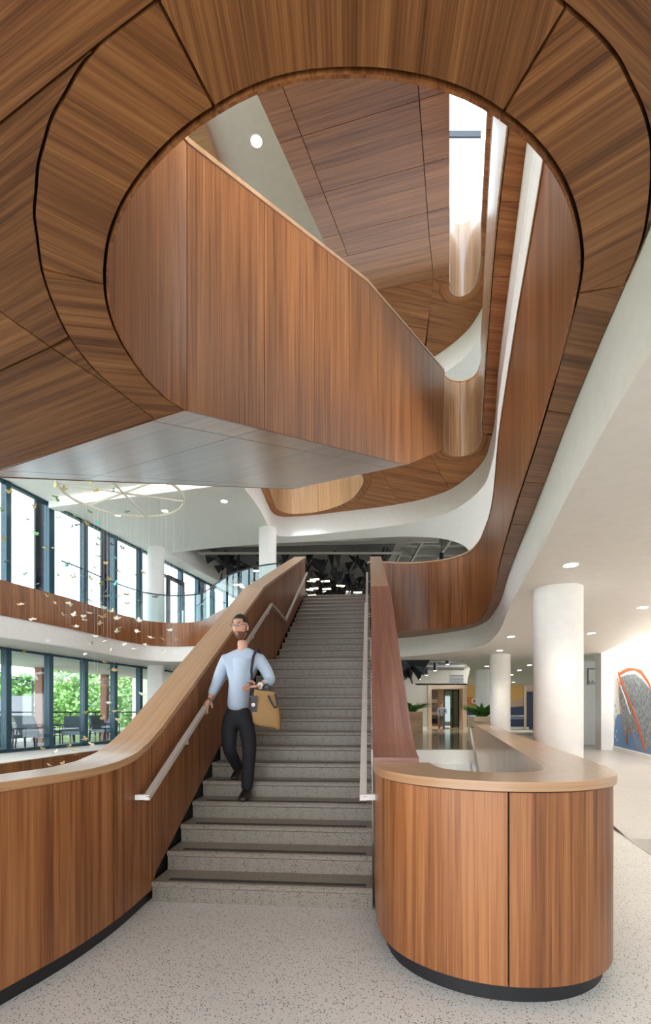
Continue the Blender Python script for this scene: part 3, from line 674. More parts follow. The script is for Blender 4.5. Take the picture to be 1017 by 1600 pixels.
# right balustrade: descends the stair, rounds the newel, runs back along the hall
NW = [(1.175, 12.6), (0.815, 8.6), (0.41, 4.1), (0.362, 3.55), (0.34, 3.25), (0.336, 3.0), (0.372, 2.80), (0.46, 2.635), (0.6, 2.50), (0.74, 2.42), (0.9, 2.375), (1.05, 2.365), (1.22, 2.39), (1.38, 2.46), (1.53, 2.585), (1.64, 2.76), (1.72, 2.98), (1.80, 3.26), (2.1, 4.38), (5.43, 17.0)]
GR = Path(NW, True, 8)
gr = empty('balustrade', (1.05, 2.6, 0), 'timber balustrade wrapping a rounded newel on the right of the stair', 'balustrade')
sF = GR.near(0.9, 2.375)
def zcr(s): return zc1(GR.pos(s).y) if s < sF else 1.11
def zbr(s):
    y = GR.pos(s).y
    return nos(y) if (s < sF and y > 3.4) else 0.10
cr_ = [0.0]+[GR.near(x, y) for x, y in ((1.08, 11.6), (0.99, 10.6), (0.9, 9.6), (0.81, 8.6), (0.72, 7.59), (0.63, 6.6), (0.55, 5.6), (0.46, 4.6), (0.362, 3.5), (0.9, 2.375))]
s = GR.near(1.76, 3.1); cr_.append(s)
while s+1.3 < GR.len: s += 1.3; cr_.append(s)
cr_.append(GR.len)
for a, b in zip(cr_, cr_[1:]):
    MB().slab(GR, a+.0045, b-.0045, 0, 0.022, zbr, lambda s: zcr(s)-0.056, 0.05).build('panel', M['wood'], gr)
sW = GR.near(1.8, 3.26)
wd = lambda s: 0.28
s = sW
while s < GR.len-0.2:
    e = min(s+1.15, GR.len); MB().slab(GR, s+.0025, e-.0025, 0.315, 0.337, 0.10, 1.055, 0.4).build('panel', M['wood_cap'], gr); s = e
s3 = GR.near(0.362, 3.55)
MB().slab(GR, 0, s3, 0.024, 0.25, lambda s: max(0.1, zbr(s)-0.02), lambda s: zcr(s)-0.05, 0.2).build('core', M['joint'], gr)
MB().slab(GR, s3, GR.len, 0.024, 0.31, 0.10, 1.062, 0.06).build('core', M['joint'], gr)
MB().slab(GR, 0, s3, 0.03, 0.2, lambda s: max(0.0, zbr(s)-0.5), lambda s: zbr(s)-0.005, 0.2).build('plinth', M['black'], gr)
MB().slab(GR, s3, GR.len, 0.05, 0.29, 0.0, 0.098, 0.06).build('plinth', M['black'], gr)
for a, b in zip(cr_[:10], cr_[1:10]+[s3]):
    if b-a > 0.05 and b <= s3+1e-6: MB().slab(GR, a+.003, b-.003, 0.252, 0.268, lambda s: max(0.1, zbr(s)-0.75), lambda s: zcr(s)-0.056, 0.3).build('panel', M['wood'], gr)
MB().slab(GR, s3+.003, sW-.003, 0.312, 0.326, 0.1, 1.055, 0.05).build('panel', M['wood'], gr)
y759 = GR.near(0.72, 7.59)
s4 = GR.near(0.34, 3.27)
MB().slab(GR, 0, y759, -0.014, 0.27, lambda s: zcr(s)-0.048, zcr, 0.3, 's').build('cap', M['wood_cap'], gr)
MB().slab(GR, y759, s4, -0.014, 0.29, lambda s: zcr(s)-0.048, zcr, 0.08, 's').build('cap', M['wood_red'], gr)
MB().slab(GR, s4, GR.len, -0.018, 0.36, 1.062, 1.11, 0.045, 's').build('cap', M['wood_cap'], gr)

# handrails
hl = empty('handrail', (-1.26, 3.44, 0.85), 'steel handrail with a stepped kink fixed to the stair wall on the left', 'handrail')
wL = lambda y: -1.326+0.0895*(y-3.73)
rail = [(wL(3.44)-0.005, 3.43, 0.846), (wL(3.44)+0.085, 3.44, 0.846), (wL(7.83)+0.085, 7.83, 3.19), (wL(9.15)+0.085, 9.15, 3.18), (wL(12.3)+0.085, 12.3, 4.98)]
def flatrail(pts, w, h):
    m = MB()
    for a, b in zip(pts, pts[1:]):
        a, b = Vector(a), Vector(b); t = (b-a).normalized(); side = Vector((t.y, -t.x, 0))
        side = side.normalized(); upv = side.cross(t).normalized()
        a2, b2 = a-t*(w*0.4), b+t*(w*0.4)
        ids = [[m.vert(p+side*sx*w/2+upv*sz_*h/2) for sx, sz_ in ((-1, -1), (1, -1), (1, 1), (-1, 1))] for p in (a2, b2)]
        for j in range(4):
            k = (j+1) % 4; m.face((ids[0][j], ids[0][k], ids[1][k], ids[1][j]))
        m.face(ids[0][::-1]); m.face(ids[1])
    return m
flatrail(rail, 0.044, 0.036).build('rail', M['steel'], hl, smooth=False, weld=False)
for y in (4.2, 5.4, 6.6, 7.6, 9.4, 10.6, 11.8):
    zz = interp([(3.44, .846), (7.83, 3.19), (9.15, 3.18), (12.3, 4.98)])(y)-0.02
    MB().tube([(wL(y)-0.004, y, zz-0.06), (wL(y)+0.085, y, zz-0.06), (wL(y)+0.085, y, zz)], 0.009, 8).build('bracket', M['steel'], hl)
hr = empty('handrail', (0.28, 3.44, 0.85), 'steel handrail running up the right side of the flight', 'handrail')
wR = lambda y: 0.362+0.0895*(y-3.55)
flatrail([(wR(3.44)+0.02, 3.44, 0.846), (wR(3.44)-0.085, 3.44, 0.846), (wR(7.83)-0.085, 7.83, 3.19), (wR(9.15)-0.085, 9.15, 3.25), (wR(12.3)-0.085, 12.3, 4.98)], 0.05, 0.04).build('rail', M['steel'], hr, smooth=False, weld=False)
for y in (4.2, 5.4, 6.6, 7.6, 9.4, 10.6, 11.8):
    zz = interp([(3.44, .846), (7.83, 3.19), (9.15, 3.25), (12.3, 4.98)])(y)-0.02
    MB().tube([(wR(y)+0.004, y, zz-0.06), (wR(y)-0.085, y, zz-0.06), (wR(y)-0.085, y, zz)], 0.009, 8).build('bracket', M['steel'], hr)
hb = empty('handrail', (3.0, 8.5, 0.0), 'thin steel handrail low on the inner face of the long timber counter', 'handrail')
gi = lambda y: (1.80+0.2638*(y-3.26))-0.345-0.07
MB().tube([(2.26, 7.2, 0.62), (4.19, 14.0, 1.0), (4.32, 14.1, 1.0)], 0.024, 10).build('rail', M['steel'], hb)
MB().tube([(2.26, 7.2, 0.0), (2.26, 7.2, 0.62)], 0.02, 10).build('post', M['steel'], hb)

# ================================================================ L2 BALCONY on the window side
BP = Path([(-8.3, 8.0), (-7.45, 11.07), (-6.8, 13.0), (-6.23, 15.5), (-5.9, 16.15), (-5.35, 16.45), (-4.5, 16.35), (-3.35, 14.8), (-2.75, 13.9), (-1.8, 13.1), (-0.95, 12.75)], True, 8)
bal = empty('balcony', (-6.2, 15, ZC1), 'curved timber edged balcony of the upper floor before the tall windows', 'balcony')
s = 0.0
while s < BP.len-0.2:
    e = min(s+1.3, BP.len); MB().slab(BP, s+.003, e-.003, 0, 0.03, ZS2+0.02, F2+0.06, 0.1).build('panel', M['wood'], bal); s = e
MB().slab(BP, 0, BP.len, 0.03, 0.07, ZC1+0.08, F2+0.04, 0.15).build('edge_beam', M['white'], bal)
MB().prism(BP.pts(0, BP.len, 0.2, 0.05)+[(-1.0, 14.0), (-2.0, 20.0), (wallx(20)+.02, 20.0), (wallx(8)+.02, 8.0)], ZC1+0.06, ZC1+0.14).build('underside', M['white_warm'], bal, smooth=False)
MB().prism(BP.pts(0, BP.len, 0.2, 0.05)+[(-1.0, 13.1), (-1.6, 20.0), (wallx(20)+.02, 20.0), (wallx(8)+.02, 8.0)], F2-0.1, F2-0.02).build('deck', M['polished'], bal, smooth=False)
rl = empty('glass_railing', (-5, 16, F2), 'frameless glass railing with a dark top rail on the curved balcony', 'railing')
s = BP.near(-6.9, 12.7)
sE = BP.near(-1.2, 12.85)
while s < sE-0.2:
    e = min(s+1.3, sE); MB().slab(BP, s+.006, e-.006, 0.045, 0.057, F2+0.06, F2+0.98, 0.15).build('pane', M['railglass'], rl); s = e
MB().tube([(x, y, F2+1.0) for x, y in BP.pts(BP.near(-6.9, 12.7), sE, 0.2, 0.05)], 0.02, 8).build('top_rail', M['darksteel'], rl)

# ================================================================ GLAZED WALL (left)
wd_ = Vector((0.285, 1.0)).normalized(); wn_ = Vector((-wd_.y, wd_.x))
WP = Path([(wallx(4.0), 4.0), (wallx(30.0), 30.0)])
def sw(y): return (y-4.0)/wd_.y
nwin = [2]
def window_bay(y0, y1, z0, z1, transom=None, mull=True):
    w = empty('window_%d' % nwin[0], (wallx(y0), y0, z0), kind='structure'); nwin[0] += 1
    a, b = sw(y0), sw(y1)
    MB().slab(WP, a-0.075, a+0.075, -0.06, 0.13, z0, z1, 1.0).build('mullion', M['frame'], w, smooth=False)
    MB().slab(WP, a+0.075, b-0.075, -0.03, 0.1, z0, z0+0.09, 2.0).build('frame_bottom', M['frame'], w, smooth=False)
    MB().slab(WP, a+0.075, b-0.075, -0.03, 0.1, z1-0.07, z1, 2.0).build('frame_top', M['frame'], w, smooth=False)
    if transom: MB().slab(WP, a+0.075, b-0.075, -0.03, 0.1, transom-0.05, transom+0.05, 2.0).build('transom', M['frame'], w, smooth=False)
    MB().slab(WP, a+0.075, b-0.075, 0.03, 0.045, z0+0.09, z1-0.07, 2.0).build('pane', M['glass'], w, smooth=False)
y = 12.75-1.31*4
for k in range(0, 12):
    window_bay(y+1.31*k, y+1.31*(k+1), 0.372, ZC1+0.04)
for k in range(0, 15):
    window_bay(y+1.31*k, y+1.31*(k+1), F2-0.02, ZC3, 6.95 if k == 9 else None)
wl = MB().slab(WP, 0, WP.len, -0.02, 0.2, ZC1+0.04, F2-0.02, 2.0)
wl.slab(WP, 0, WP.len, -0.02, 0.2, ZC3, 9.5, 2.0); wl.slab(WP, 0, WP.len, -0.02, 0.2, -3.7, 0.36, 2.0)
tag(wl.build('wall_left', M['white'], smooth=False), kind='structure')
dr = empty('door_1', (wallx(19.6), 19.6, F2), kind='structure')
for a, b, z0, z1 in ((19.45, 19.57, F2, 6.95), (20.45, 20.57, F2, 6.95), (19.57, 20.45, 6.80, 6.95), (19.57, 20.45, F2, F2+0.2)):
    MB().slab(WP, sw(a), sw(b), -0.2, -0.065, z0, z1).build('door_frame', M['darksteel'], dr, smooth=False)
MB().slab(WP, sw(20.36), sw(20.39), -0.27, -0.21, 5.2, 5.7).build('door_handle', M['steel'], dr, smooth=False)

# columns
def column(x, y, r, z0, z1, label):
    c = MB().lathe(x, y, [(r, z0), (r, z1)], 48).build('column', M['white'], None, angle=40)
    return tag(c, label, 'column')
column(3.12, 6.49, 0.305, 0.0, ZC1, 'largest round white column just beyond the timber counter')
column(5.06, 14.0, 0.28, 0.37, ZC1, 'white round column behind the far stretch of the timber counter')
column(6.25, 19.2, 0.28, 0.37, ZC1, 'farthest white round column beside the potted fern and the orange mural')
column(-6.28, 17.9, 0.30, 0.37, ZC3, 'tall white round column standing before the glazed wall')
column(-1.92, 16.05, 0.285, 0.37, ZC3, 'white round column rising beyond the top of the left stair balustrade')

# exterior columns, terrace
def offw(y, off): q = Vector((wallx(y), y))+wn_*off; return q
for y, lab in ((14.35, 'dark steel column outside the upper windows, nearest the camera'), (16.95, 'dark steel column outside the upper windows, second in the row'), (23.0, 'dark steel column outside the upper windows, last in the row')):
    q = offw(y, 0.5); m = MB(); m.box(q.x-0.2, q.x+0.2, q.y-0.03, q.y+0.03, 3.6, 9.0); m.box(q.x-0.2, q.x-0.15, q.y-0.2, q.y+0.2, 3.6, 9.0); m.box(q.x+0.15, q.x+0.2, q.y-0.2, q.y+0.2, 3.6, 9.0)
    tag(m.build('steel_column', M['darksteel'], smooth=False), lab, 'column', 'steel columns outside the upper windows')
TP = Path([offw(5, 2.4), offw(30, 2.4)])
terr = tag(MB().slab(TP, 0, TP.len, -2.24, 2.4, 0.1, 0.36, 40).build('floor', M['concrete'], smooth=False), kind='structure')
tag(MB().slab(TP, 0, TP.len, -2.2, 2.1, ZC1+0.05, 3.55, 40).build('ceiling', M['white'], smooth=False), kind='structure')
for y, lab in ((17.55, 'copper brown terrace column standing behind the left-hand chairs'), (20.9, 'copper brown terrace column farther along the railing')):
    q = offw(y, 4.15); m = MB().prism([(q.x-0.14, q.y-0.14), (q.x+0.14, q.y-0.14), (q.x+0.14, q.y+0.14), (q.x-0.14, q.y+0.14)], 0.36, ZC1+0.05)
    m.box(q.x-0.2, q.x+0.2, q.y-0.2, q.y+0.2, 0.36, 0.42)
    tag(m.build('terrace_column', M['copper'], smooth=False), lab, 'column', 'terrace columns')
tr = empty('terrace_railing', tuple(offw(15, 4.5))+(0.36,), 'black metal railing along the outer edge of the terrace', 'railing')
RP = Path([offw(8, 4.55), offw(29, 4.55)])
MB().slab(RP, 0, RP.len, -0.03, 0.03, 1.40, 1.46, 40).build('top_rail', M['darksteel'], tr, smooth=False)
MB().slab(RP, 0, RP.len, -0.015, 0.015, 0.45, 0.48, 40).build('bottom_rail', M['darksteel'], tr, smooth=False)
s = 0.2
while s < RP.len:
    MB().slab(RP, s, s+0.05, -0.025, 0.025, 0.36, 1.40).build('post', M['darksteel'], tr, smooth=False); s += 1.45
for z in (0.68, 0.88, 1.08, 1.26): MB().slab(RP, 0, RP.len, -0.004, 0.004, z, z+0.008, 40).build('wire', M['darksteel'], tr, smooth=False)

# ================================================================ RIGHT SIDE OF THE HALL
def mw(y): return 8.1+0.31*(y-13.6)
tag(MB().prism([(mw(-9), -9), (mw(13.6), 13.6), (mw(13.6)+0.3, 13.6), (mw(-9)+0.3, -9)], 0.0, 3.75).build('wall_right', M['white'], smooth=False), kind='structure')
tag(MB().prism([(7.76, 13.6), (8.4, 13.6), (8.4, 14.26), (7.96, 14.26)], 0.37, 3.75).build('wall_pier', M['white'], smooth=False), kind='structure')
tag(MB().prism([(8.10, 15.7), (10.5, 15.7), (10.5, 15.9), (8.10, 15.9)], 0.37, 3.6).build('wall_recess', M['grey_wall'], smooth=False), kind='structure')
tag(MB().prism([(8.05, 15.66), (8.10, 15.66), (8.10, 15.95), (8.05, 15.95)], 0.37, 3.2).build('gap_shade', M['darksteel'], smooth=False), kind='structure')  # dark strip, its colour stands in for the shade of a narrow opening
bs = MB()
for a, b in ((4.5, 9.9), (9.9, 13.59)):
    bs.prism([(mw(a)-0.02, a), (mw(b)-0.02, b), (mw(b)-0.001, b), (mw(a)-0.001, a)], lambda x, y: max(0.0, min(0.37, .082*(y-5.5))), lambda x, y: max(0.0, min(0.37, .082*(y-5.5)))+0.12)
tag(bs.build('baseboard_right', M['white'], smooth=False), kind='structure')
# cove lamp washing the mural wall
cv = tag(MB().prism([(mw(0)-0.30, 0), (mw(13.4)-0.30, 13.4), (mw(13.4)-0.22, 13.4), (mw(0)-0.22, 0)], 3.32, 3.36).build('cove_light', M['coveglow'], smooth=False), 'hidden linear lamp in the cove above the painted mural', 'lamp')
ca = area('cove_lamp', (mw(8.2)-0.26, 8.2, 3.30), (0, math.radians(-14), -math.atan(0.31)), 0.1, 10.0, 150, (1.0, 0.93, 0.84))
tag(MB().prism([(mw(-9)-0.37, -9), (mw(13.6)-0.37, 13.6), (mw(13.6)-0.33, 13.6), (mw(-9)-0.33, -9)], ZC1+0.002, 3.75).build('trim_3', M['white'], smooth=False), kind='structure')
tag(MB().prism([(mw(-9)-0.4, -9), (mw(13.6)-0.4, 13.6), (9.2, 16), (30, 16), (30, -9)], 3.75, 3.85).build('ceiling', M['white'], smooth=False), kind='structure')

# mural: painted shapes on the wall (flat film a few millimetres proud)
WMv = Vector((0.31, 1.0)).normalized(); WMn = Vector((-WMv.y, WMv.x))
def mp(px, py, off):      # wall-plane coordinates (metres along from the pier toward the viewer, height)
    q = Vector((mw(13.6), 13.6))-WMv*px+WMn*off; return (q.x, q.y, py)
mural = empty('mural', (mw(12), 12, 1.6), 'abstract mural of blue hill and grey fin outlined in orange', 'mural')
def shape(name, pts, off, mat):
    m = MB(); a = [m.vert(mp(x, y, off)) for x, y in pts]; b = [m.vert(mp(x, y, 0.0005)) for x, y in pts]
    m.face(a); m.face(b[::-1])
    for i in range(len(pts)):
        j = (i+1) % len(pts); m.face((a[i], b[i], b[j], a[j]))
    return m.build(name, mat, mural, smooth=False)
def brush(name, pts, w, off, mat):
    L_, R_2 = [], []
    n = len(pts)
    for i, p in enumerate(pts):
        a = Vector(pts[max(0, i-1)]); b = Vector(pts[min(n-1, i+1)]); t = (b-a).normalized()
        ww = w*(0.75+0.35*math.sin(i*2.3+w*50)); L_.append((p[0]-t.y*ww/2, p[1]+t.x*ww/2)); R_2.append((p[0]+t.y*ww/2, p[1]-t.x*ww/2))
    return shape(name, L_+R_2[::-1], off, mat)
m_, nt_, b_ = new_mat('mural_grey_brushed')
tc_ = nt_.nodes.new('ShaderNodeTexCoord'); mp_ = nt_.nodes.new('ShaderNodeMapping'); mp_.inputs['Scale'].default_value = (9, 9, 3.5)
nz_ = nt_.nodes.new('ShaderNodeTexNoise'); nz_.inputs['Scale'].default_value = 3.2; nz_.inputs['Detail'].default_value = 5
rp_ = nt_.nodes.new('ShaderNodeValToRGB'); rp_.color_ramp.elements[0].color = (0.13, 0.15, 0.17, 1); rp_.color_ramp.elements[0].position = 0.38; rp_.color_ramp.elements[1].color = (0.42, 0.46, 0.49, 1); rp_.color_ramp.elements[1].position = 0.66
for a_, c_ in ((tc_.outputs['Object'], mp_.inputs['Vector']), (mp_.outputs[0], nz_.inputs['Vector']), (nz_.outputs['Fac'], rp_.inputs[0]), (rp_.outputs[0], b_.inputs['Base Color'])): nt_.links.new(a_, c_)
b_.inputs['Roughness'].default_value = 0.8
M['mural_grey'] = m_; M['mural_blue'] = plain('mural_blue', (0.16, 0.32, 0.58), 0.8); M['mural_orange'] = plain('mural_orange', (0.75, 0.13, 0.03), 0.8)
M['mural_brown'] = plain('mural_brown', (0.42, 0.15, 0.09), 0.8); M['mural_white'] = plain('mural_white', (0.85, 0.88, 0.9), 0.8); M['mural_dot'] = plain('mural_dot', (0.35, 0.42, 0.52), 0.8)
hill = [(0.05, 0.5)]+[(0.05+0.02*k+0.0, 0.5+0.0*k) for k in range(0)]+[(0.10, 1.0), (0.2, 1.22), (0.4, 1.36), (0.7, 1.40), (1.0, 1.3), (1.6, 1.0), (2.6, 0.9), (4.2, 0.8), (4.2, 0.5)]
shape('blue_hill', hill, 0.003, M['mural_blue'])
fin = [(0.62, 2.32), (0.72, 2.36), (1.25, 2.40), (1.9, 2.38), (2.5, 2.2), (3.1, 1.9), (3.6, 1.5), (3.9, 1.1), (3.4, 0.9), (2.9, 0.62), (2.6, 0.58), (2.1, 0.92), (1.85, 1.0), (1.6, 0.95), (1.2, 0.72), (0.95, 1.15), (0.72, 1.6), (0.60, 2.05)]
shape('grey_fin', fin, 0.005, M['mural_grey'])
brush('orange_stroke', [(0.55, 2.47), (0.85, 2.5), (1.3, 2.53), (1.9, 2.50), (2.4, 2.38), (2.9, 2.1), (3.3, 1.75), (3.8, 1.2)], 0.085, 0.007, M['mural_orange'])
brush('orange_stroke', [(0.5, 2.52), (0.8, 2.25), (1.1, 2.05), (1.45, 1.75), (1.85, 1.42), (2.15, 1.12), (2.4, 0.85), (2.7, 0.55)], 0.11, 0.0075, M['mural_orange'])
brush('orange_stroke', [(0.6, 2.42), (0.95, 2.15), (1.3, 1.85), (1.7, 1.55), (2.1, 1.25), (2.35, 1.0)], 0.05, 0.008, M['mural_orange'])
brush('brown_stroke', [(0.45, 2.36), (0.55, 2.2), (0.6, 1.9), (0.68, 1.55), (0.85, 1.2), (1.05, 0.95), (1.25, 0.66), (1.40, 0.60), (1.30, 0.85), (1.35, 1.02), (1.55, 1.05), (1.75, 0.9), (2.0, 0.7), (2.2, 0.55)], 0.055, 0.0085, M['mural_brown'])
brush('white_stroke', [(0.72, 2.16), (0.9, 2.0), (1.15, 1.8), (1.4, 1.55), (1.6, 1.38)], 0.065, 0.009, M['mural_white'])
for x, y in ((0.2, 1.62), (0.28, 1.47), (0.15, 1.3), (0.17, 1.24)):
    shape('dot', [(x+0.04*math.cos(k*PI/4), y+0.06*math.sin(k*PI/4)) for k in range(8)], 0.004, M['mural_dot'])
for x, y in ((0.35, 0.92), (0.25, 0.76), (0.4, 0.68)):
    shape('dot', [(x+0.03*math.cos(k*PI/4), y+0.04*math.sin(k*PI/4)) for k in range(8)], 0.006, M['mural_white'])

def text(body, loc, size, mat, parent, rot=(PI/2, 0, 0), name='lettering'):
    c = bpy.data.curves.new(name, 'FONT'); c.body = body; c.size = size; c.extrude = 0.004; c.align_x = 'LEFT'
    o = bpy.data.objects.new(name, c); COL.objects.link(o)
    dg = bpy.context.evaluated_depsgraph_get(); me = bpy.data.meshes.new_from_object(o.evaluated_get(dg)); bpy.data.objects.remove(o)
    me.materials.clear(); me.materials.append(mat)
    q = bpy.data.objects.new(name, me); COL.objects.link(q); q.location = Vector(loc)-base_of(parent); q.rotation_euler = rot; q.parent = parent
    return q
M['ink'] = plain('dark_ink', (0.10, 0.09, 0.085), 0.6)
sg = empty('wall_sign', (8.6, 15.69, 2.6), 'small dark bracket sign lettered on the grey recess wall', 'sign')
MB().box(8.50, 8.535, 15.675, 15.695, 2.33, 2.86).build('bracket_line', M['ink'], sg, smooth=False)
MB().box(8.50, 8.86, 15.675, 15.695, 2.83, 2.86).build('bracket_line', M['ink'], sg, smooth=False)
text('LEARN', (8.55, 15.69, 2.34), 0.17, M['ink'], sg)

# ================================================================ FAR END OF THE ENTRANCE LEVEL
YF = 30.0
fw = MB(); fw.box(-12, 6.55, YF, YF+0.2, 0.37, F2-0.2); fw.box(8.55, 22, YF, YF+0.2, 0.37, F2-0.2); fw.box(6.55, 8.55, YF, YF+0.2, 2.95, F2-0.2)
tag(fw.build('wall_back', M['greige'], smooth=False), kind='structure')
d2 = empty('door_2', (7.5, YF, 0.37), kind='structure')
for x0, x1, z0, z1 in ((6.35, 6.58, 0.37, 3.1), (8.5, 8.74, 0.37, 3.1), (6.58, 8.5, 2.86, 3.1)):
    MB().box(x0, x1, YF-0.08, YF+0.25, z0, z1).build('door_frame', M['pale_wood'], d2, smooth=False)
al = MB(); al.box(5.6, 5.7, YF+0.2, 36, 0.37, 3.1); al.box(9.6, 9.7, YF+0.2, 36, 0.37, 3.1); al.box(5.6, 9.7, 36, 36.1, 0.37, 3.1)
tag(al.build('wall_lobby', M['grey_wall'], smooth=False), kind='structure')
tag(MB().box(5.6, 9.7, YF, 36, 3.1, 3.2).build('ceiling', M['white'], smooth=False), kind='structure')
tag(MB().box(5.6, 9.7, YF+.001, 36, 0.25, 0.372).build('floor', M['wood_cap'], smooth=False), kind='structure')
M['bluegrey'] = plain('blue_grey_print', (0.20, 0.24, 0.32), 0.6); M['navy'] = plain('navy_print', (0.025, 0.035, 0.085), 0.6)
M['ochre'] = plain('ochre_print', (0.62, 0.36, 0.10), 0.7); M['orange'] = plain('burnt_orange_print', (0.55, 0.17, 0.04), 0.7); M['tan'] = plain('tan_print', (0.48, 0.33, 0.24), 0.7)
M['tealglass'] = glass('teal_door_glass', (0.55, 0.78, 0.74), 0.15)
ps = empty('wall_poster', (7.7, 35.95, 1.4), 'tall blue grey landscape print on the lobby wall beyond the doorway', 'poster')
MB().box(7.0, 8.35, 35.93, 35.99, 0.5, 3.0).build('print', M['bluegrey'], ps, smooth=False)
for i, (z0, z1, mm) in enumerate(((2.1, 2.35, 'mural_white'), (1.75, 1.95, 'mural_dot'), (1.2, 1.4, 'mural_white'), (0.6, 0.9, 'navy'))):
    MB().prism([(7.02, 35.925), (8.33, 35.925), (8.33, 35.929), (7.02, 35.929)], lambda x, y, z0=z0: z0+0.08*math.sin(x*3), lambda x, y, z1=z1: z1+0.05*math.sin(x*4)).build('print_band', M[mm], ps, smooth=False)
gd = empty('glass_door', (8.0, YF+1.5, 0.37), 'teal tinted glass door with a black frame inside the far doorway', 'door')
for x in (7.70, 8.25, 8.62):
    MB().box(x, x+0.06, YF+1.4, YF+1.5, 0.372, 2.9).build('stile', M['darksteel'], gd, smooth=False)
MB().box(7.76, 8.62, YF+1.4, YF+1.5, 2.80, 2.88).build('rail', M['darksteel'], gd, smooth=False)
for a, b in ((7.76, 8.25), (8.31, 8.62)): MB().box(a, b, YF+1.44, YF+1.46, 0.4, 2.8).build('pane', M['tealglass'], gd, smooth=False)
MB().box(8.17, 8.22, YF+1.36, YF+1.40, 1.2, 1.7).build('door_handle', M['darksteel'], gd, smooth=False)
bsb = MB(); bsb.box(2, 6.35, YF-0.03, YF-0.001, 0.37, 0.5); bsb.box(8.74, 12.6, YF-0.03, YF-0.001, 0.37, 0.5)
tag(bsb.build('baseboard_back', M['white'], smooth=False), kind='structure')
gw = empty('wall_graphic', (10.4, YF-0.03, 1.7), 'large printed landscape in ochre orange and navy across the far wall', 'wall print')
def band(name, x0, x1, zb_, zt_, mat, off):
    n = 14; xs = [x0+(x1-x0)*i/n for i in range(n+1)]; m = MB()
    a = [m.vert((x, YF-off, zb_(x))) for x in xs]; b = [m.vert((x, YF-off, zt_(x))) for x in xs]
    a2 = [m.vert((x, YF-.001, zb_(x))) for x in xs]; b2 = [m.vert((x, YF-.001, zt_(x))) for x in xs]
    for i in range(n):
        m.face((a[i], a[i+1], b[i+1], b[i])); m.face((b[i], b[i+1], b2[i+1], b2[i])); m.face((a2[i], a[i], a[i+1], a2[i+1])[::-1])
    m.build(name, M[mat], gw, smooth=False)
band('ochre_sky', 8.78, 12.3, lambda x: 0.52, lambda x: 3.08, 'ochre', 0.010)
band('orange_hill', 8.78, 12.3, lambda x: 0.52, lambda x: 2.45-0.2*(x-8.78)+0.06*math.sin(x*2), 'orange', 0.014)
band('tan_hill', 10.8, 12.3, lambda x: 0.52, lambda x: 1.75+0.42*(x-10.8), 'tan', 0.018)
band('navy_ground', 8.78, 12.3, lambda x: 0.52, lambda x: 1.75-0.05*math.sin(x*2.4), 'navy', 0.022)
band('white_wave', 8.78, 12.3, lambda x: 1.16, lambda x: 1.26+0.05*math.sin(x*2), 'mural_white', 0.026)
band('blue_wave', 8.78, 12.3, lambda x: 0.98, lambda x: 1.15+0.04*math.sin(x*2), 'bluegrey', 0.025)
text('d', (9.02, YF-0.03, 1.95), 0.75, M['mural_white'], gw)
d3 = empty('door_3', (13, YF, 0.37), kind='structure')
MB().box(12.45, 13.3, YF-0.02, YF+0.05, 0.38, 2.7).build('opening_shade', M['navy'], d3, smooth=False)  # dark sheet painted in for the unlit depth of an open doorway
MB().box(12.3, 12.45, YF-0.06, YF+0.06, 0.37, 3.0).build('door_frame', M['pale_wood'], d3, smooth=False)
MB().box(12.45, 13.4, YF-0.06, YF+0.06, 2.7, 3.0).build('door_frame', M['wood_cap'], d3, smooth=False)
gv = empty('vent_grille', (8.1, YF-0.03, 3.4), 'grey slotted air grille on the wall above the far doorway', 'grille')
MB().box(7.7, 8.6, YF-0.03, YF-0.005, 3.2, 3.75).build('plate', M['grey_wall'], gv, smooth=False)
for k in range(6): MB().box(7.74, 8.56, YF-0.045, YF-0.03, 3.25+k*0.085, 3.29+k*0.085).build('slat', M['darksteel'], gv, smooth=False)

# exposed services over the far hall
def duct(pts, r, label, ring=1.0):
    t = empty('duct', pts[0], label, 'duct'); MB().tube(pts, r, 20).build('pipe', M['galv'], t)
    a, b = Vector(pts[0]), Vector(pts[-1]); n = int((b-a).length/ring)
    for k in range(1, n):
        p = a.lerp(b, k/n); u = (b-a).normalized(); MB().tube([p-u*0.03, p+u*0.03], r+0.015, 20).build('collar', M['galv'], t)
duct([(-2.6, 16.95, 3.85), (2.4, 16.95, 3.85), (4.7, 17.3, 3.85)], 0.16, 'galvanised duct nearest the hall under the open ceiling of the far hall')
duct([(2.2, 20.5, 3.8), (6.3, 20.5, 3.8)], 0.2, 'galvanised duct crossing the middle of the far hall')
duct([(2.2, 24.5, 3.75), (7.0, 24.5, 3.75)], 0.2, 'galvanised duct crossing the far hall near the doorway wall')
duct([(-5.3, 19.35, 8.3), (4.4, 18.75, 8.3)], 0.27, 'large spiral duct under the exposed ceiling of the upper floor')
trk = empty('track_light', (4.9, 20, 4.0), 'black lighting track with hanging cylinder spots in the far hall', 'lamp')
MB().box(4.60, 4.64, 17.6, 25, 4.0, 4.04).build('track', M['darksteel'], trk, smooth=False)
for yy, zz in ((18.3, 3.25), (20.6, 3.2), (22.5, 3.15), (24.4, 3.1)):
    x = 4.62+0.02*(yy-18)
    MB().tube([(x, yy, 4.0), (x, yy, zz+0.3)], 0.012, 6).build('stem', M['darksteel'], trk)
    c = MB().tube([(x, yy, zz+0.32), (x, yy, zz)], 0.075, 14).build('spot_body', M['darksteel'], trk)
    MB().tube([(x, yy, zz+0.004), (x, yy, zz-0.006)], 0.055, 14).build('spot_lens', M['downglow'], trk)

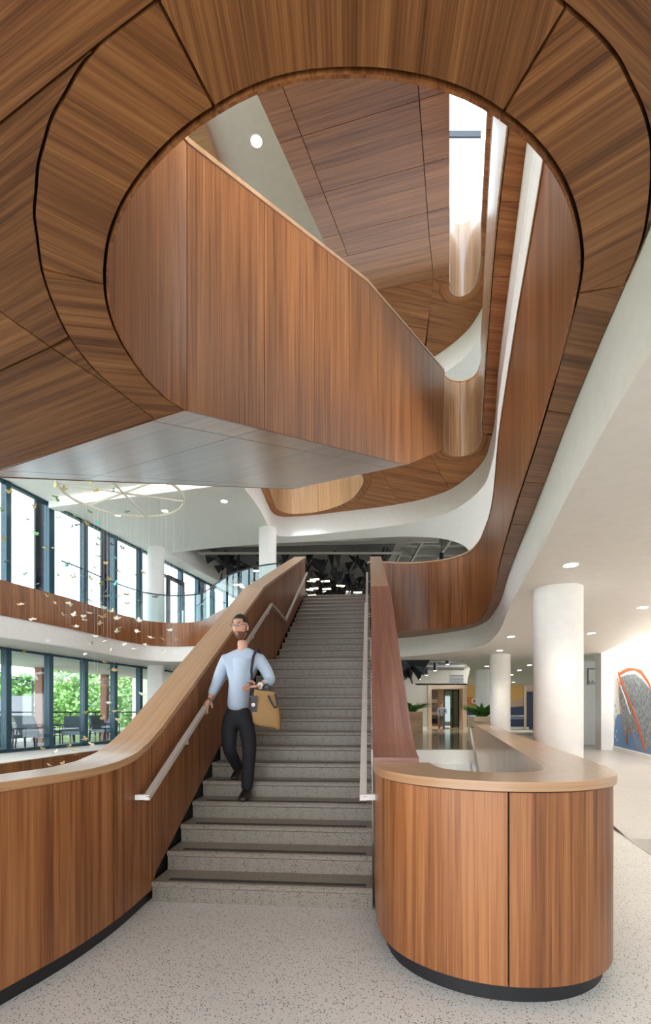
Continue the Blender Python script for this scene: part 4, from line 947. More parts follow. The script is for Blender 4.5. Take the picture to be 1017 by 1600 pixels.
def baffle_field(name, label, x0, x1, y0, y1, zlo, zhi, n, board):
    t = empty(name, ((x0+x1)/2, (y0+y1)/2, zhi), label, 'ceiling panel')
    rnd = random.Random(n)
    MB().prism([(x0, y0), (x1, y0), (x1, y1), (x0+(2.6 if x0 < 0 else 0), y1)], board, board+0.05).build('mesh_board', M['board'], t, smooth=False)
    for k in range(n):
        y = rnd.uniform(y0+.2, y1-.2); x = rnd.uniform((max(x0, -5.6+0.3*(y-19)) if x0 < 0 else x0)+.3, x1-.2); a = rnd.choice((0.5, -0.45, 1.3, -1.2))+rnd.uniform(-.3, .3)
        l = rnd.uniform(0.45, 0.85); hgt = rnd.uniform(0.25, 0.6); z = rnd.uniform(zlo, zhi)
        dx, dy = math.cos(a)*l/2, math.sin(a)*l/2; nx, ny = -math.sin(a)*0.02, math.cos(a)*0.02
        m = MB(); tip = rnd.uniform(-0.6, 0.6)
        F_ = [(x-dx, y-dy, z), (x+dx, y+dy, z+rnd.uniform(-.2, .2)), (x+dx*tip+rnd.uniform(-.2, .2), y+dy*tip+rnd.uniform(-.2, .2), z-hgt)]
        A_ = [m.vert((p[0]+nx, p[1]+ny, p[2])) for p in F_]; B_ = [m.vert((p[0]-nx, p[1]-ny, p[2])) for p in F_]
        m.face(A_); m.face(B_[::-1])
        for i in range(3): j = (i+1) % 3; m.face((A_[i], B_[i], B_[j], A_[j]))
        m.build('baffle', M['baffle'], t, smooth=False)
    return t, rnd
t_, rnd = baffle_field('acoustic_ceiling', 'cloud of jagged black acoustic baffles hung over the upper floor', -5.6, 3.0, 19.9, 28.5, 7.35, 8.3, 300, 8.62)
for k in range(34):
    y = rnd.uniform(20.2, 26.5); x = rnd.uniform(-5.0+0.3*(y-19), 2.6); a = rnd.uniform(-0.5, 0.5)
    MB().prism([(x+math.cos(a)*u-math.sin(a)*v, y+math.sin(a)*u+math.cos(a)*v) for u, v in ((-.20, -.05), (.2, -.08), (.18, .08), (-.18, .05))], 7.02+0.4*((k*7)%5)/5, 7.06+0.4*((k*7)%5)/5).build('light_panel', M['lampglow'], t_, smooth=False)
baffle_field('acoustic_ceiling', 'small group of black baffles at the edge of the far hall ceiling', 2.3, 3.6, 16.6, 20.0, 3.0, 3.3, 22, 3.6)
MB_f = MB(); MB_f.box(3.05, 3.12, 19.75, 28, 7.9, 8.02); MB_f.box(-5.2, 3.05, 19.75, 19.82, 7.9, 7.98)
tag(MB_f.build('ceiling_frame', M['deck'], smooth=False), 'pale metal frame edging the black acoustic ceiling', 'frame')
for k in range(9):
    pass
jo = MB()
for k in range(7): jo.box(3.4, 8.5, 19.0+k*1.3, 19.12+k*1.3, 8.45, 8.74)
for k in range(4): jo.box(3.9+k*1.1, 3.98+k*1.1, 18.0, 28, 8.3, 8.42)
tag(jo.build('trim_4', M['deck'], smooth=False), kind='structure')
pl = empty('pendant_lamp', (4.75, 19.8, 8.7), 'single black cylinder pendant under the exposed upper ceiling', 'lamp')
MB().tube([(4.75, 19.8, 8.74), (4.75, 19.8, 7.95)], 0.012, 6).build('cord', M['darksteel'], pl)
MB().tube([(4.75, 19.8, 7.95), (4.75, 19.8, 7.6)], 0.08, 14).build('shade', M['darksteel'], pl)
MB().ell((4.75, 19.8, 7.58), (0.07, 0.07, 0.05)).build('bulb', M['downglow'], pl)
tag(MB().box(-12, 14, 29.4, 29.6, F2, 8.75).build('wall_back', M['white'], smooth=False), kind='structure')

# ================================================================ DOWNLIGHTS
def downlight(x, y, z, label, power=0.0, r=0.075):
    t = empty('downlight', (x, y, z), label, 'lamp', 'recessed downlights')
    MB().lathe(x, y, [(r+0.018, z-0.006), (r+0.02, z-0.001)], 28).build('trim_ring', M['white'], t)
    MB().lathe(x, y, [(r*0.96, z-0.008), (r*0.98, z-0.0065)], 28).build('lens', M['downglow'], t)
    if power:
        d = bpy.data.lights.new('downlight_beam', 'SPOT'); d.energy = power; d.spot_size = math.radians(105); d.spot_blend = 0.7; d.shadow_soft_size = 0.07; d.color = (1.0, 0.9, 0.76)
        o = bpy.data.objects.new('downlight_beam', d); COL.objects.link(o); o.parent = t; o.location = (0, 0, -0.03)
for x, y, lab, p in ((2.75, 5.42, 'round downlight in front of the largest white column', 55), (5.0, 7.62, 'downlight near the top of the mural wall', 45), (5.57, 10.13, 'downlight between the largest column and the sign wall', 45),
                     (4.07, 10.6, 'downlight over the timber counter, nearer of two', 45), (4.68, 12.98, 'downlight over the timber counter, just before the second column', 45), (7.2, 17.07, 'downlight close to the left edge of the largest column', 40),
                     (5.84, 17.5, 'downlight right before the farthest column', 40), (7.7, 19.2, 'downlight beyond the columns, nearer of the far pair', 40), (8.27, 21.5, 'downlight beyond the columns, farther of the far pair', 40)):
    downlight(x, y, ZC1, lab, p)
for x, y, lab in ((-2.92, 13.93, 'downlight in the atrium ceiling beside the bright timber opening'), (-7.0, 12.4, 'downlight in the atrium ceiling close to the glazed wall'), (-4.85, 14.6, 'downlight in the atrium ceiling behind the hanging ring'), (-6.4, 14.9, 'downlight in the atrium ceiling by the beam and the windows')):
    downlight(x, y, ZC3, lab, 60, 0.09)
downlight(-1.27, 8.89, ZC4, 'bright downlight in the topmost white ceiling', 120, 0.10)
for x, y, p in ((7.6, 27.5, 350), (4.5, 26, 350), (10.5, 27.0, 350), (7.6, 33, 420)):
    downlight(x, y, (ZC1 if y > 30 or x > 8 else 4.2), {7.6: 'downlight far off before the doorway' if y < 30 else 'downlight in the small lobby beyond the doorway', 4.5: 'downlight far off by the white wall', 10.5: 'downlight washing the printed far wall'}[x], p)

# ================================================================ HANGING MOBILE AND BUTTERFLIES
M['ringwhite'] = plain('cream_metal', (0.78, 0.74, 0.64), 0.5)
RC = Vector((-5.19, 12.4)); RR = 1.5; RZ = 7.06
mo = empty('mobile_frame', (RC.x, RC.y, RZ), 'cream hanging ring with spokes that carries the butterfly threads', 'mobile')
MB().tube([(RC.x+RR*math.cos(a), RC.y+RR*math.sin(a), RZ) for a in [2*PI*k/64 for k in range(65)]], 0.035, 8, caps=False).build('ring', M['ringwhite'], mo)
for a in (0.35, 1.55, 2.6):
    MB().tube([(RC.x+RR*math.cos(a), RC.y+RR*math.sin(a), RZ+.002), (RC.x-RR*math.cos(a), RC.y-RR*math.sin(a), RZ+.002)], 0.028, 8).build('spoke', M['ringwhite'], mo)
for a in (0.35, 2.6, 3.5, 5.7):
    MB().tube([(RC.x+RR*math.cos(a), RC.y+RR*math.sin(a), RZ), (RC.x+RR*math.cos(a), RC.y+RR*math.sin(a), ZC3)], 0.006, 6).build('hanger', M['steel'], mo)
M['thread'] = plain('pale_thread', (0.75, 0.77, 0.77), 0.6)
th = MB(); rnd = random.Random(5)
for k in range(85):
    a, r = rnd.uniform(0, 2*PI), RR*math.sqrt(rnd.uniform(0.1, 1)); x, y = RC.x+r*math.cos(a), RC.y+r*math.sin(a)
    th.tube([(x, y, RZ), (x, y, rnd.uniform(2.2, 5.5))], 0.0013, 3, caps=False)
tt = th.build('thread', M['thread'], mo, weld=False); tt['kind'] = 'stuff'
bm_ = tag(MB().prism([(wallx(13.9)+0.1, 13.9), (wallx(13.9)+0.2, 14.2), (-2.1, 12.75), (-2.2, 12.4)], ZC3-0.2, ZC3-0.003).build('trim_5', M['white'], smooth=False), kind='structure')
ll = tag(MB().prism([(wallx(13.9)+0.5, 13.72), (wallx(13.9)+0.52, 13.80), (-2.2, 12.28), (-2.2, 12.2)], ZC3-0.03, ZC3-0.003).build('added_glow_strip', M['lineglow'], smooth=False), 'slim added glow strip along the white beam of the atrium ceiling', 'lamp')  # added emissive strip, imitates skylight brightness on the beam; no fitting there
BCOL = {'g': ('green', (0.20, 0.42, 0.16)), 't': ('teal', (0.10, 0.50, 0.42)), 'o': ('olive', (0.36, 0.34, 0.08)), 'y': ('yellow', (0.62, 0.52, 0.20)), 'k': ('dark grey', (0.16, 0.17, 0.17)), 'w': ('cream', (0.86, 0.80, 0.68)), 'c': ('gold', (0.66, 0.50, 0.24))}
BM = {k: plain('paper_'+v[0].replace(' ', '_'), v[1], 0.6) for k, v in BCOL.items()}
ZN = ['just under the timber soffit', 'before the upper part of the tall windows', 'before the middle of the tall windows', 'at the top edge of the timber balcony', 'across the timber balcony band', 'before the ground floor glazing', 'low over the timber edge of the raised floor']
def butterfly_mesh(rnd):
    m = MB(); up_ = rnd.uniform(0.15, 1.0)
    for sgn in (-1, 1):
        for P in ([(0.004, 0.005), (0.045, 0.06), (0.088, 0.062), (0.092, 0.03), (0.06, 0.0)], [(0.004, 0.0), (0.058, -0.004), (0.07, -0.035), (0.042, -0.062), (0.018, -0.045)]):
            ca_, sa_ = math.cos(up_), math.sin(up_)
            a = [m.vert((sgn*x*ca_, y, x*sa_)) for x, y in P]; b = [m.vert((sgn*x*ca_, y, x*sa_+0.0015)) for x, y in P]
            m.face(a); m.face(b[::-1])
            for i in range(len(P)): j = (i+1) % len(P); m.face((a[i], b[i], b[j], a[j]))
    m.tube([(0, 0.045, 0.002), (0, 0.0, 0.0), (0, -0.05, -0.002)], [0.003, 0.007, 0.003], 6)
    return m
BF = [(-6.1,9.85,6.21,'g',0,2,6),(-5.43,9.97,6.26,'g',0,5,6),(-5.25,9.42,5.84,'y',0,2,6),(-5.11,9.46,5.81,'y',0,3,6),(-4.59,9.4,5.9,'y',0,4,6),(-5.42,9.66,5.75,'g',0,3,6),(-5.57,10.04,5.82,'g',0,4,6),(-4.57,9.71,5.87,'y',0,5,6),(-4.42,10.02,6.03,'t',0,0,1),(-4.22,10.26,5.68,'g',1,8,9),(-6.22,10.37,5.84,'y',0,1,6),(-7.13,10.91,6.43,'y',0,0,6),(-6.88,10.3,6.51,'g',0,1,6),(-7.34,10.96,6.04,'g',0,0,6),(-6.32,10.25,5.52,'g',1,0,9),(-6.5,9.79,4.94,'y',1,0,2),(-6.12,10.22,5.19,'g',1,1,9),(-5.4,9.82,5.39,'t',1,0,2),(-5.4,10.46,5.67,'g',1,3,9),(-5.41,10.29,5.37,'g',1,2,9),(-4.96,9.62,5.15,'g',1,4,9),(-4.99,10.23,5.67,'g',1,5,9),(-5.07,10.26,5.42,'y',1,1,2),(-4.59,9.65,5.06,'g',1,6,9),(-4.79,10.2,5.4,'t',1,1,2),(-4.65,9.83,4.97,'g',1,7,9),(-5.13,10.87,5.2,'k',2,1,5),(-4.35,9.81,4.84,'k',2,2,5),(-4.04,9.61,4.69,'k',2,3,5),(-4.55,9.71,4.56,'g',2,2,3),(-4.47,9.81,4.45,'y',2,5,7),(-4.68,10.79,4.87,'t',2,2,3),(-4.79,10.06,4.41,'g',2,1,3),(-4.7,10.97,4.63,'o',2,1,2),(-5.43,10.17,4.76,'y',2,2,7),(-6.11,10.59,5.03,'y',2,0,7),(-6.1,10.89,5.14,'y',2,1,7),(-4.99,9.37,4.27,'t',2,1,3),(-5.19,9.43,4.1,'g',2,0,3),(-6.77,10.27,4.63,'k',2,0,5),(-6.11,9.83,4.22,'t',2,0,3),(-5.15,9.9,4.21,'y',2,3,7),(-5.24,10.29,4.37,'y',2,4,7),(-4.59,9.42,4.04,'o',2,0,2),(-4.89,10.91,4.43,'y',3,1,3),(-4.86,10.48,4.21,'o',3,0,1),(-4.08,9.4,3.92,'t',3,1,3),(-4.75,9.83,3.89,'g',3,1,2),(-5.01,10.99,4.17,'k',3,0,2),(-4.46,10.06,3.81,'t',3,0,3),(-4.24,9.96,3.83,'t',3,2,3),(-4.07,9.89,3.83,'y',3,2,3),(-5.94,9.9,4.06,'g',3,0,2),(-4.63,9.5,3.61,'w',3,2,4),(-3.79,9.67,4.17,'k',2,4,5),(-3.58,9.52,4.17,'y',2,6,7),(-3.49,9.98,3.81,'k',3,1,2),(-4.17,10.14,3.7,'w',3,3,4),(-6.36,10.06,3.68,'c',3,0,3),(-5.61,9.77,3.78,'y',3,0,3),(-5.98,10.69,3.84,'c',3,1,3),(-5.17,9.77,3.63,'w',3,0,4),(-6.67,10.98,3.55,'w',4,0,23),(-5.86,10.8,3.6,'w',4,2,23),(-4.97,9.56,3.35,'w',4,3,23),(-4.8,9.56,3.32,'w',4,5,23),(-4.75,9.7,3.43,'w',3,1,4),(-5.32,10.71,3.47,'w',4,6,23),(-4.54,9.75,3.23,'w',4,9,23),(-4.4,9.55,3.33,'c',4,0,4),(-4.4,9.93,3.51,'c',3,2,3),(-4.25,9.84,3.33,'w',4,12,23),(-4.45,10.47,3.26,'c',4,1,4),(-4.7,10.92,3.26,'w',4,13,23),(-5.4,10.45,3.28,'w',4,4,23),(-4.79,10.08,3.02,'w',4,8,23),(-4.83,10.66,3.02,'w',4,10,23),(-4.84,9.98,2.84,'w',4,7,23),(-5.43,9.48,2.83,'w',4,1,23),(-3.91,9.98,3.09,'w',4,16,23),(-3.65,9.41,3.21,'w',4,18,23),(-4.11,10.05,3.47,'w',4,15,23),(-3.58,9.88,2.96,'w',4,20,23),(-3.19,9.47,2.87,'c',4,2,4),(-3.04,9.56,3.05,'w',4,22,23),(-3.38,10.91,3.06,'c',4,3,4),(-3.46,9.34,2.73,'w',4,19,23),(-4.05,10.34,2.8,'w',4,17,23),(-4.35,10.38,2.87,'w',4,14,23),(-4.59,10.32,2.74,'w',4,11,23),(-3.2,9.51,2.62,'w',4,21,23),(-5.5,10.99,2.74,'w',5,0,4),(-6.32,10.12,2.69,'o',4,0,1),(-4.3,9.45,2.42,'c',5,0,3),(-4.74,10.57,2.37,'o',5,0,1),(-4.41,10.11,2.3,'c',5,1,3),(-4.34,10.18,2.08,'c',5,2,3),(-4.43,10.92,2.21,'w',5,2,4),(-3.76,9.91,1.79,'w',5,3,4),(-4.89,10.85,1.64,'w',5,1,4),(-4.28,9.81,1.45,'c',6,6,8),(-5.19,10.48,1.42,'o',6,1,2),(-4.39,10.18,1.27,'c',6,7,8),(-4.93,9.9,0.89,'c',6,4,8),(-5.71,10.21,0.58,'w',6,1,3),(-5.13,9.86,0.66,'c',6,2,8),(-5.37,10.34,0.53,'c',6,3,8),(-6.1,10.67,0.26,'w',6,0,3),(-5.74,10.56,0.3,'c',6,1,8),(-4.66,9.64,0.78,'w',6,2,3),(-5.79,9.9,0.68,'c',6,0,8),(-5.82,10.98,0.66,'o',6,0,2),(-4.65,10.1,1.3,'c',6,5,8)]
rnd = random.Random(3)
for x, y, z, c, zn, rk, n in BF:
    o = butterfly_mesh(rnd).build('butterfly', BM[c], None, smooth=False, local=True, weld=False)
    sc = rnd.uniform(0.72, 0.95)
    o.location = (x, y, z); o.rotation_euler = (rnd.uniform(-0.7, 0.7), rnd.uniform(-0.6, 0.6), rnd.uniform(0, 6.28)); o.scale = (sc, sc, sc)
    cn = BCOL[c][0]
    lab = ('only %s paper butterfly %s' % (cn, ZN[zn])) if n == 1 else ('%s paper butterfly %s, %s from the left' % (cn, ZN[zn], ORD[rk]))
    tag(o, lab, 'butterfly', 'paper butterflies of the hanging mobile')

# ================================================================ PLANTERS AND FERNS
M['leaf'] = plain('fern_green', (0.055, 0.20, 0.03), 0.5); M['leaf2'] = plain('fern_pale_green', (0.12, 0.30, 0.05), 0.5)
def fern(x, y, z, r, hgt, n, label, seed):
    t = empty('fern', (x, y, z), label, 'plant'); rnd = random.Random(seed)
    for g in range(2):
        m = MB()
        for k in range(n//2):
            a = rnd.uniform(0, 2*PI); l = rnd.uniform(0.6, 1.0)*r*1.5; w = 0.045*l+0.02; lift = rnd.uniform(0.75, 1.4)
            px, py = x+rnd.uniform(-.12, .12), y+rnd.uniform(-.12, .12); prev = None
            for i in range(6):
                u = i/5; hx = l*u*math.cos(lift*(1-0.6*u)); hz = hgt*0.9*math.sin(min(lift+0.2, 1.45))*(u*1.25-0.75*u*u*(1.35-lift*0.7))
                ww = w*math.sin(PI*(0.12+0.86*u)); cxp, cyp = px+hx*math.cos(a), py+hx*math.sin(a)
                A_ = m.vert((cxp-math.sin(a)*ww, cyp+math.cos(a)*ww, z+hz)); B_ = m.vert((cxp, cyp, z+hz-ww*0.35)); C_ = m.vert((cxp+math.sin(a)*ww, cyp-math.cos(a)*ww, z+hz))
                if prev: m.face((prev[0], prev[1], B_, A_)); m.face((prev[1], prev[2], C_, B_))
                prev = (A_, B_, C_)
        m.build('fronds', M['leaf' if g else 'leaf2'], t, weld=False)
def planter(x0, x1, y0, y1, z0, z1, label, mat='wood_cap'):
    t = empty('planter', ((x0+x1)/2, (y0+y1)/2, z0), label, 'planter')
    for a in (((x0, y0), (x1, y0), (x1, y0+.04), (x0, y0+.04)), ((x0, y1-.04), (x1, y1-.04), (x1, y1), (x0, y1)), ((x0, y0+.04), (x0+.04, y0+.04), (x0+.04, y1-.04), (x0, y1-.04)), ((x1-.04, y0+.04), (x1, y0+.04), (x1, y1-.04), (x1-.04, y1-.04))):
        MB().prism(list(a), z0, z1).build('side', M[mat], t, smooth=False)
    MB().box(x0+.04, x1-.04, y0+.04, y1-.04, z0, z1-0.06).build('soil', M['black'], t, smooth=False)
planter(3.55, 4.55, 22.6, 23.4, 0.37, 1.45, 'square timber planter standing left of the far doorway')
fern(4.15, 23.0, 1.40, 0.75, 0.62, 60, 'bushy green fern in the timber planter left of the far doorway', 2)
planter(5.35, 6.15, 17.4, 18.2, 0.37, 1.28, 'pale planter at the far end of the timber counter', 'pale_wood')
fern(5.75, 17.8, 1.24, 0.72, 0.62, 70, 'bushy green fern at the end of the timber counter by the column', 4)

# ================================================================ TERRACE FURNITURE
M['chairgrey'] = plain('grey_outdoor_fabric', (0.12, 0.16, 0.20), 0.8); M['chairpale'] = plain('pale_outdoor_cushion', (0.45, 0.56, 0.62), 0.8); M['tabletop'] = plain('table_top', (0.55, 0.62, 0.66), 0.4)
def chair(kind):
    t = bpy.data.objects.new('terrace_chair', None); COL.objects.link(t)
    fm = 'chairgrey' if kind == 0 else 'chairpale'
    MB().prism([(-.3, -.3), (.3, -.3), (.3, .3), (-.3, .3)], 0.34, 0.44).build('seat', M[fm], t, local=True, smooth=False)
    b = MB(); i = [b.vert(p) for p in ((-.3, .22, .40), (.3, .22, .40), (.3, .46, .95), (-.3, .46, .95), (-.3, .30, .37), (.3, .30, .37), (.3, .54, .92), (-.3, .54, .92))]
    for f in ((0, 1, 2, 3), (7, 6, 5, 4), (0, 4, 5, 1), (1, 5, 6, 2), (2, 6, 7, 3), (3, 7, 4, 0)): b.face([i[k] for k in f])
    b.build('backrest', M['chairgrey'], t, local=True, smooth=False)
    for sx in (-1, 1):
        MB().tube([(sx*.34, -.34, 0), (sx*.34, -.34, .62), (sx*.34, .38, .62)], 0.022, 6).build('arm', M['darksteel'], t, local=True)
        MB().tube([(sx*.34, -.34, 0.0), (sx*.34, -.30, .34)], 0.022, 6).build('leg', M['darksteel'], t, local=True)
        MB().tube([(sx*.34, .44, 0.0), (sx*.34, .36, .64)], 0.022, 6).build('leg', M['darksteel'], t, local=True)
    return t
protos = {0: chair(0), 1: chair(1)}; usedp = set()
def place_chair(k, x, y, rz, label):
    src = protos[k]
    if k in usedp:
        r = src.copy(); COL.objects.link(r)
        for c in src.children: q = c.copy(); COL.objects.link(q); q.parent = r
    else: r = src; usedp.add(k)
    r.location = (x, y, 0.36); r.rotation_euler = (0, 0, rz); tag(r, label, 'chair', 'terrace lounge chairs')
for k, y, off, rz, lab in ((0, 13.35, 0.75, 3.3, 'dark grey terrace armchair at the leftmost visible pane, nearest the glass'), (0, 14.35, 0.8, 3.0, 'dark grey terrace armchair with its back to the glass, second along'), (0, 16.5, 2.0, 2.1, 'dark terrace lounger with a high reclined back beside the brown column'),
                        (1, 15.7, 0.8, 0.4, 'terrace chair with pale cushions close to the third mullion'), (1, 17.6, 1.2, 1.2, 'pale blue terrace chair just left of the stair cap'), (0, 18.6, 2.2, -0.6, 'dark terrace chair farthest along, partly behind a mullion'), (0, 14.4, 2.6, 0.3, 'dark terrace chair by the railing beyond the round table')):
    q = offw(y, off); place_chair(k, q.x, q.y, rz, lab)
def table(y, off, r, hgt, label):
    q = offw(y, off); t = empty('terrace_table', (q.x, q.y, 0.36), label, 'table')
    MB().lathe(q.x, q.y, [(r, 0.36+hgt-0.03), (r, 0.36+hgt)], 28).build('tabletop', M['tabletop'], t)
    MB().lathe(q.x, q.y, [(0.03, 0.38), (0.03, 0.36+hgt-0.03)], 12).build('pedestal', M['darksteel'], t)
    MB().lathe(q.x, q.y, [(r*0.55, 0.361), (r*0.55, 0.385)], 24).build('foot', M['darksteel'], t)
table(14.2, 1.7, 0.38, 0.74, 'tall round terrace table between the left-hand chairs'); table(16.6, 1.1, 0.3, 0.45, 'low round terrace table between the pale chairs')

# ================================================================ OUTDOORS
tag(MB().box(-260, 60, -40, 260, -5.0, -4.6).build('ground', plain('lawn', (0.16, 0.22, 0.09), 0.9), smooth=False), kind='structure')
GRN = [plain('foliage_%s' % n, c, 0.7) for n, c in (('dark', (0.03, 0.10, 0.02)), ('mid', (0.07, 0.19, 0.035)), ('bright', (0.16, 0.34, 0.07)), ('pale', (0.26, 0.42, 0.16)))]
def tree(x, y, z0, hgt, r, gi_, label, seed, n=1500, narrow=0.8):
    t = empty('tree', (x, y, z0), label, 'tree', 'trees beyond the terrace'); rnd = random.Random(seed); m = MB()
    lobes = [(rnd.gauss(0, .42), rnd.gauss(0, .42), rnd.uniform(-.55, .7), rnd.uniform(.35, .6)) for _ in range(14)]
    cz = z0+hgt*0.62; rz = hgt*0.42
    for k in range(n):
        lx, ly, lz, lr = rnd.choice(lobes); v = Vector((rnd.gauss(0, 1), rnd.gauss(0, 1), rnd.gauss(0, 1))).normalized()*lr*rnd.uniform(.75, 1.05)
        p = Vector((x+(lx+v.x)*r, y+(ly+v.y)*r, cz+(lz+v.z)*rz)); s = r*rnd.uniform(.05, .10)
        a = Vector((rnd.gauss(0, 1), rnd.gauss(0, 1), rnd.gauss(0, 1))).normalized(); b = a.orthogonal().normalized()
        i = [m.vert(p+a*s), m.vert(p+b*s*.7), m.vert(p-a*s), m.vert(p-b*s*.7)]; m.face(i, [(0, 0)]*4, rnd.choice((0, 0, 1)))
    m.build('crown', [GRN[gi_], GRN[min(3, gi_+1)]], t, smooth=False, weld=False)
    MB().tube([(x, y, z0), (x+.1, y, z0+hgt*.5), (x, y, z0+hgt*.75)], [r*.09, r*.06, r*.02], 8).build('trunk', M['copper'], t)
for i, (x, y, h_, r, g_, lab) in enumerate(((-44, 80, 15.0, 5.2, 1, 'big rounded deep green tree standing behind the grey roofs'), (-62, 88, 13.0, 5.5, 1, 'broad green tree at the left edge of the window view'), (-54, 86, 12.0, 4.5, 1, 'green tree left of the big rounded one'),
        (-23.5, 44, 9.6, 2.8, 2, 'slender bright green tree in front of the grey roofs'), (-19.5, 42, 9.8, 2.6, 2, 'bright green birch beyond the second brown column'), (-16.0, 41, 10.2, 2.8, 3, 'pale green tree beside the farthest mullions'),
        (-13.0, 40, 10.0, 2.6, 2, 'bright green tree nearest the stair cap in the window view'), (-36, 84, 13.0, 4.8, 1, 'dark green tree right of the big rounded one'), (-28, 85, 13.0, 5, 0, 'dark tree far behind the bright birches'), (-19, 84, 13, 5, 1, 'far green tree behind the pale tree'))):
    tree(x, y, -4.6, h_, r, g_, lab, 20+i)
M['roofgrey'] = plain('grey_shingle_roof', (0.085, 0.09, 0.105), 0.8); M['siding'] = plain('pale_siding', (0.13, 0.13, 0.13), 0.8)
for i, (x, y, w, lab) in enumerate(((-38, 60, 5.0, 'grey hip roofed house at the left of the view'), (-26.5, 58, 4.5, 'grey hip roofed house partly behind the birches'), (-51, 62, 5.5, 'grey hip roofed house beyond the left window frame'))):
    t = empty('house', (x, y, -4.6), lab, 'house'); MB().box(x-w, x+w, y-3, y+3, -4.6, 1.0).build('wall', M['siding'], t, smooth=False)
    m = MB(); a = [m.vert(p) for p in ((x-w-.4, y-3.4, 1), (x+w+.4, y-3.4, 1), (x+w+.4, y+3.4, 1), (x-w-.4, y+3.4, 1), (x-w+3, y, 3.4), (x+w-3, y, 3.4))]
    for f in ((0, 1, 5, 4), (1, 2, 5), (2, 3, 4, 5), (3, 0, 4), (3, 2, 1, 0)): m.face([a[k] for k in f])
    m.build('roof', M['roofgrey'], t, smooth=False)
lp = empty('street_lamp', (-20.6, 34, -4.6), 'tall thin grey street lamp before the rounded trees', 'lamp post')
MB().tube([(-20.6, 34, -4.6), (-20.6, 34, 3.7)], 0.07, 8).build('pole', M['darksteel'], lp); MB().tube([(-20.6, 34, 3.65), (-21.9, 34, 3.72)], 0.05, 6).build('arm', M['darksteel'], lp)
MB().box(-22.2, -21.7, 33.85, 34.15, 3.66, 3.76).build('lamp_head', M['darksteel'], lp, smooth=False)

# ================================================================ PEOPLE
M['skin'] = plain('skin', (0.60, 0.33, 0.24), 0.55); M['sweater'] = plain('pale_blue_knit', (0.44, 0.54, 0.68), 0.9); M['trouser'] = plain('black_trousers', (0.010, 0.011, 0.016), 0.8)
M['shoe'] = plain('dark_leather_shoe', (0.02, 0.016, 0.014), 0.45); M['hair'] = plain('dark_brown_hair', (0.030, 0.018, 0.014), 0.7); M['beard'] = plain('brown_beard', (0.17, 0.075, 0.045), 0.8)
M['eye'] = plain('eye_white', (0.7, 0.68, 0.65), 0.3); M['iris'] = plain('iris', (0.03, 0.03, 0.03), 0.3); M['lip'] = plain('lips', (0.45, 0.17, 0.14), 0.5); M['bagtan'] = plain('tan_canvas', (0.30, 0.175, 0.065), 0.8); M['strap'] = plain('dark_strap', (0.02, 0.018, 0.03), 0.6)
M['pattern'] = plain('dark_patterned_cloth', (0.09, 0.085, 0.085), 0.9); M['chambray'] = plain('blue_grey_shirt', (0.28, 0.31, 0.37), 0.9)
def skin_mesh(joints, edges, root=None, sub=2):
    """joints name -> (x, y, z, rx, ry); grows a smooth surface round the connected joints, returns plain mesh data"""
    names = list(joints); me = bpy.data.meshes.new('tmp')
    me.from_pydata([joints[n][:3] for n in names], [(names.index(a), names.index(b)) for a, b in edges], [])
    o = bpy.data.objects.new('tmp', me); COL.objects.link(o)
    md = o.modifiers.new('s', 'SKIN'); md.use_smooth_shade = True; md.branch_smoothing = 0.4
    for i, n in enumerate(names):
        v = me.skin_vertices[0].data[i]; j = joints[n]; v.radius = (j[3], j[4] if len(j) > 4 else j[3]); v.use_root = (n == (root or names[0]))
    sd = o.modifiers.new('d', 'SUBSURF'); sd.levels = sub; sd.render_levels = sub
    dg = bpy.context.evaluated_depsgraph_get(); ev = o.evaluated_get(dg); r = bpy.data.meshes.new_from_object(ev)
    bpy.data.objects.remove(o); return r
def to_mb(me, m):
    k = len(m.v)
    for v in me.vertices: m.v.append(tuple(v.co))
    for p in me.polygons: m.face([k+i for i in p.vertices])
    return m
def chain(pts):
    return {str(i): p for i, p in enumerate(pts)}, [(str(i), str(i+1)) for i in range(len(pts)-1)]
def head_fn(cx, cy, cz, yaw, rx=0.076, ry=0.098, rz=0.122, grow=1.0, cond=None, m=None, seg=28, rn=22):
    m = m or MB(); c, s = math.cos(yaw), math.sin(yaw); idx = {}
    def P(i, j):
        th, ph = PI*i/rn, 2*PI*j/seg
        p = Vector((math.sin(th)*math.sin(ph), -math.sin(th)*math.cos(ph), math.cos(th)))     # -y is the face
        x, y, z = p.x*rx, p.y*ry, p.z*rz
        if p.z < 0: k = 1+0.33*p.z; x *= k; y *= (1+0.12*p.z)
        front = max(0, -p.y)
        if front > 0.5: y *= 0.94
        nose = math.exp(-((p.x/0.15)**2))*math.exp(-((p.z+0.20)/0.20)**2)*(front > 0); y -= 0.024*nose
        brow = math.exp(-((p.z-0.16)/0.09)**2)*front; y -= 0.006*brow
        sock = math.exp(-((abs(p.x)-0.38)/0.16)**2)*math.exp(-((p.z-0.02)/0.10)**2)*front; y += 0.010*sock
        chin = math.exp(-((p.x/0.35)**2))*math.exp(-((p.z+0.86)/0.16)**2); y -= 0.016*chin*(p.y < 0.3)
        mou = math.exp(-((p.x/0.3)**2))*math.exp(-((p.z+0.52)/0.06)**2)*front; y -= 0.005*mou
        x, y, z = x*grow, y*grow, z*grow
        return p, (cx+x*c-y*s, cy+x*s+y*c, cz+z)
    for i in range(rn+1):
        for j in range(seg):
            p, q = P(i, j); idx[(i, j)] = (p, m.vert(q))
    for i in range(rn):
        for j in range(seg):
            k = (j+1) % seg; q = [idx[(i, j)], idx[(i+1, j)], idx[(i+1, k)], idx[(i, k)]]
            mid = sum((a[0] for a in q), Vector())/4
            if cond is None or cond(mid): m.face([a[1] for a in q])
    def pt(x, y, z): return (cx+(x*c-y*s), cy+(x*s+y*c), cz+z)
    return m, pt
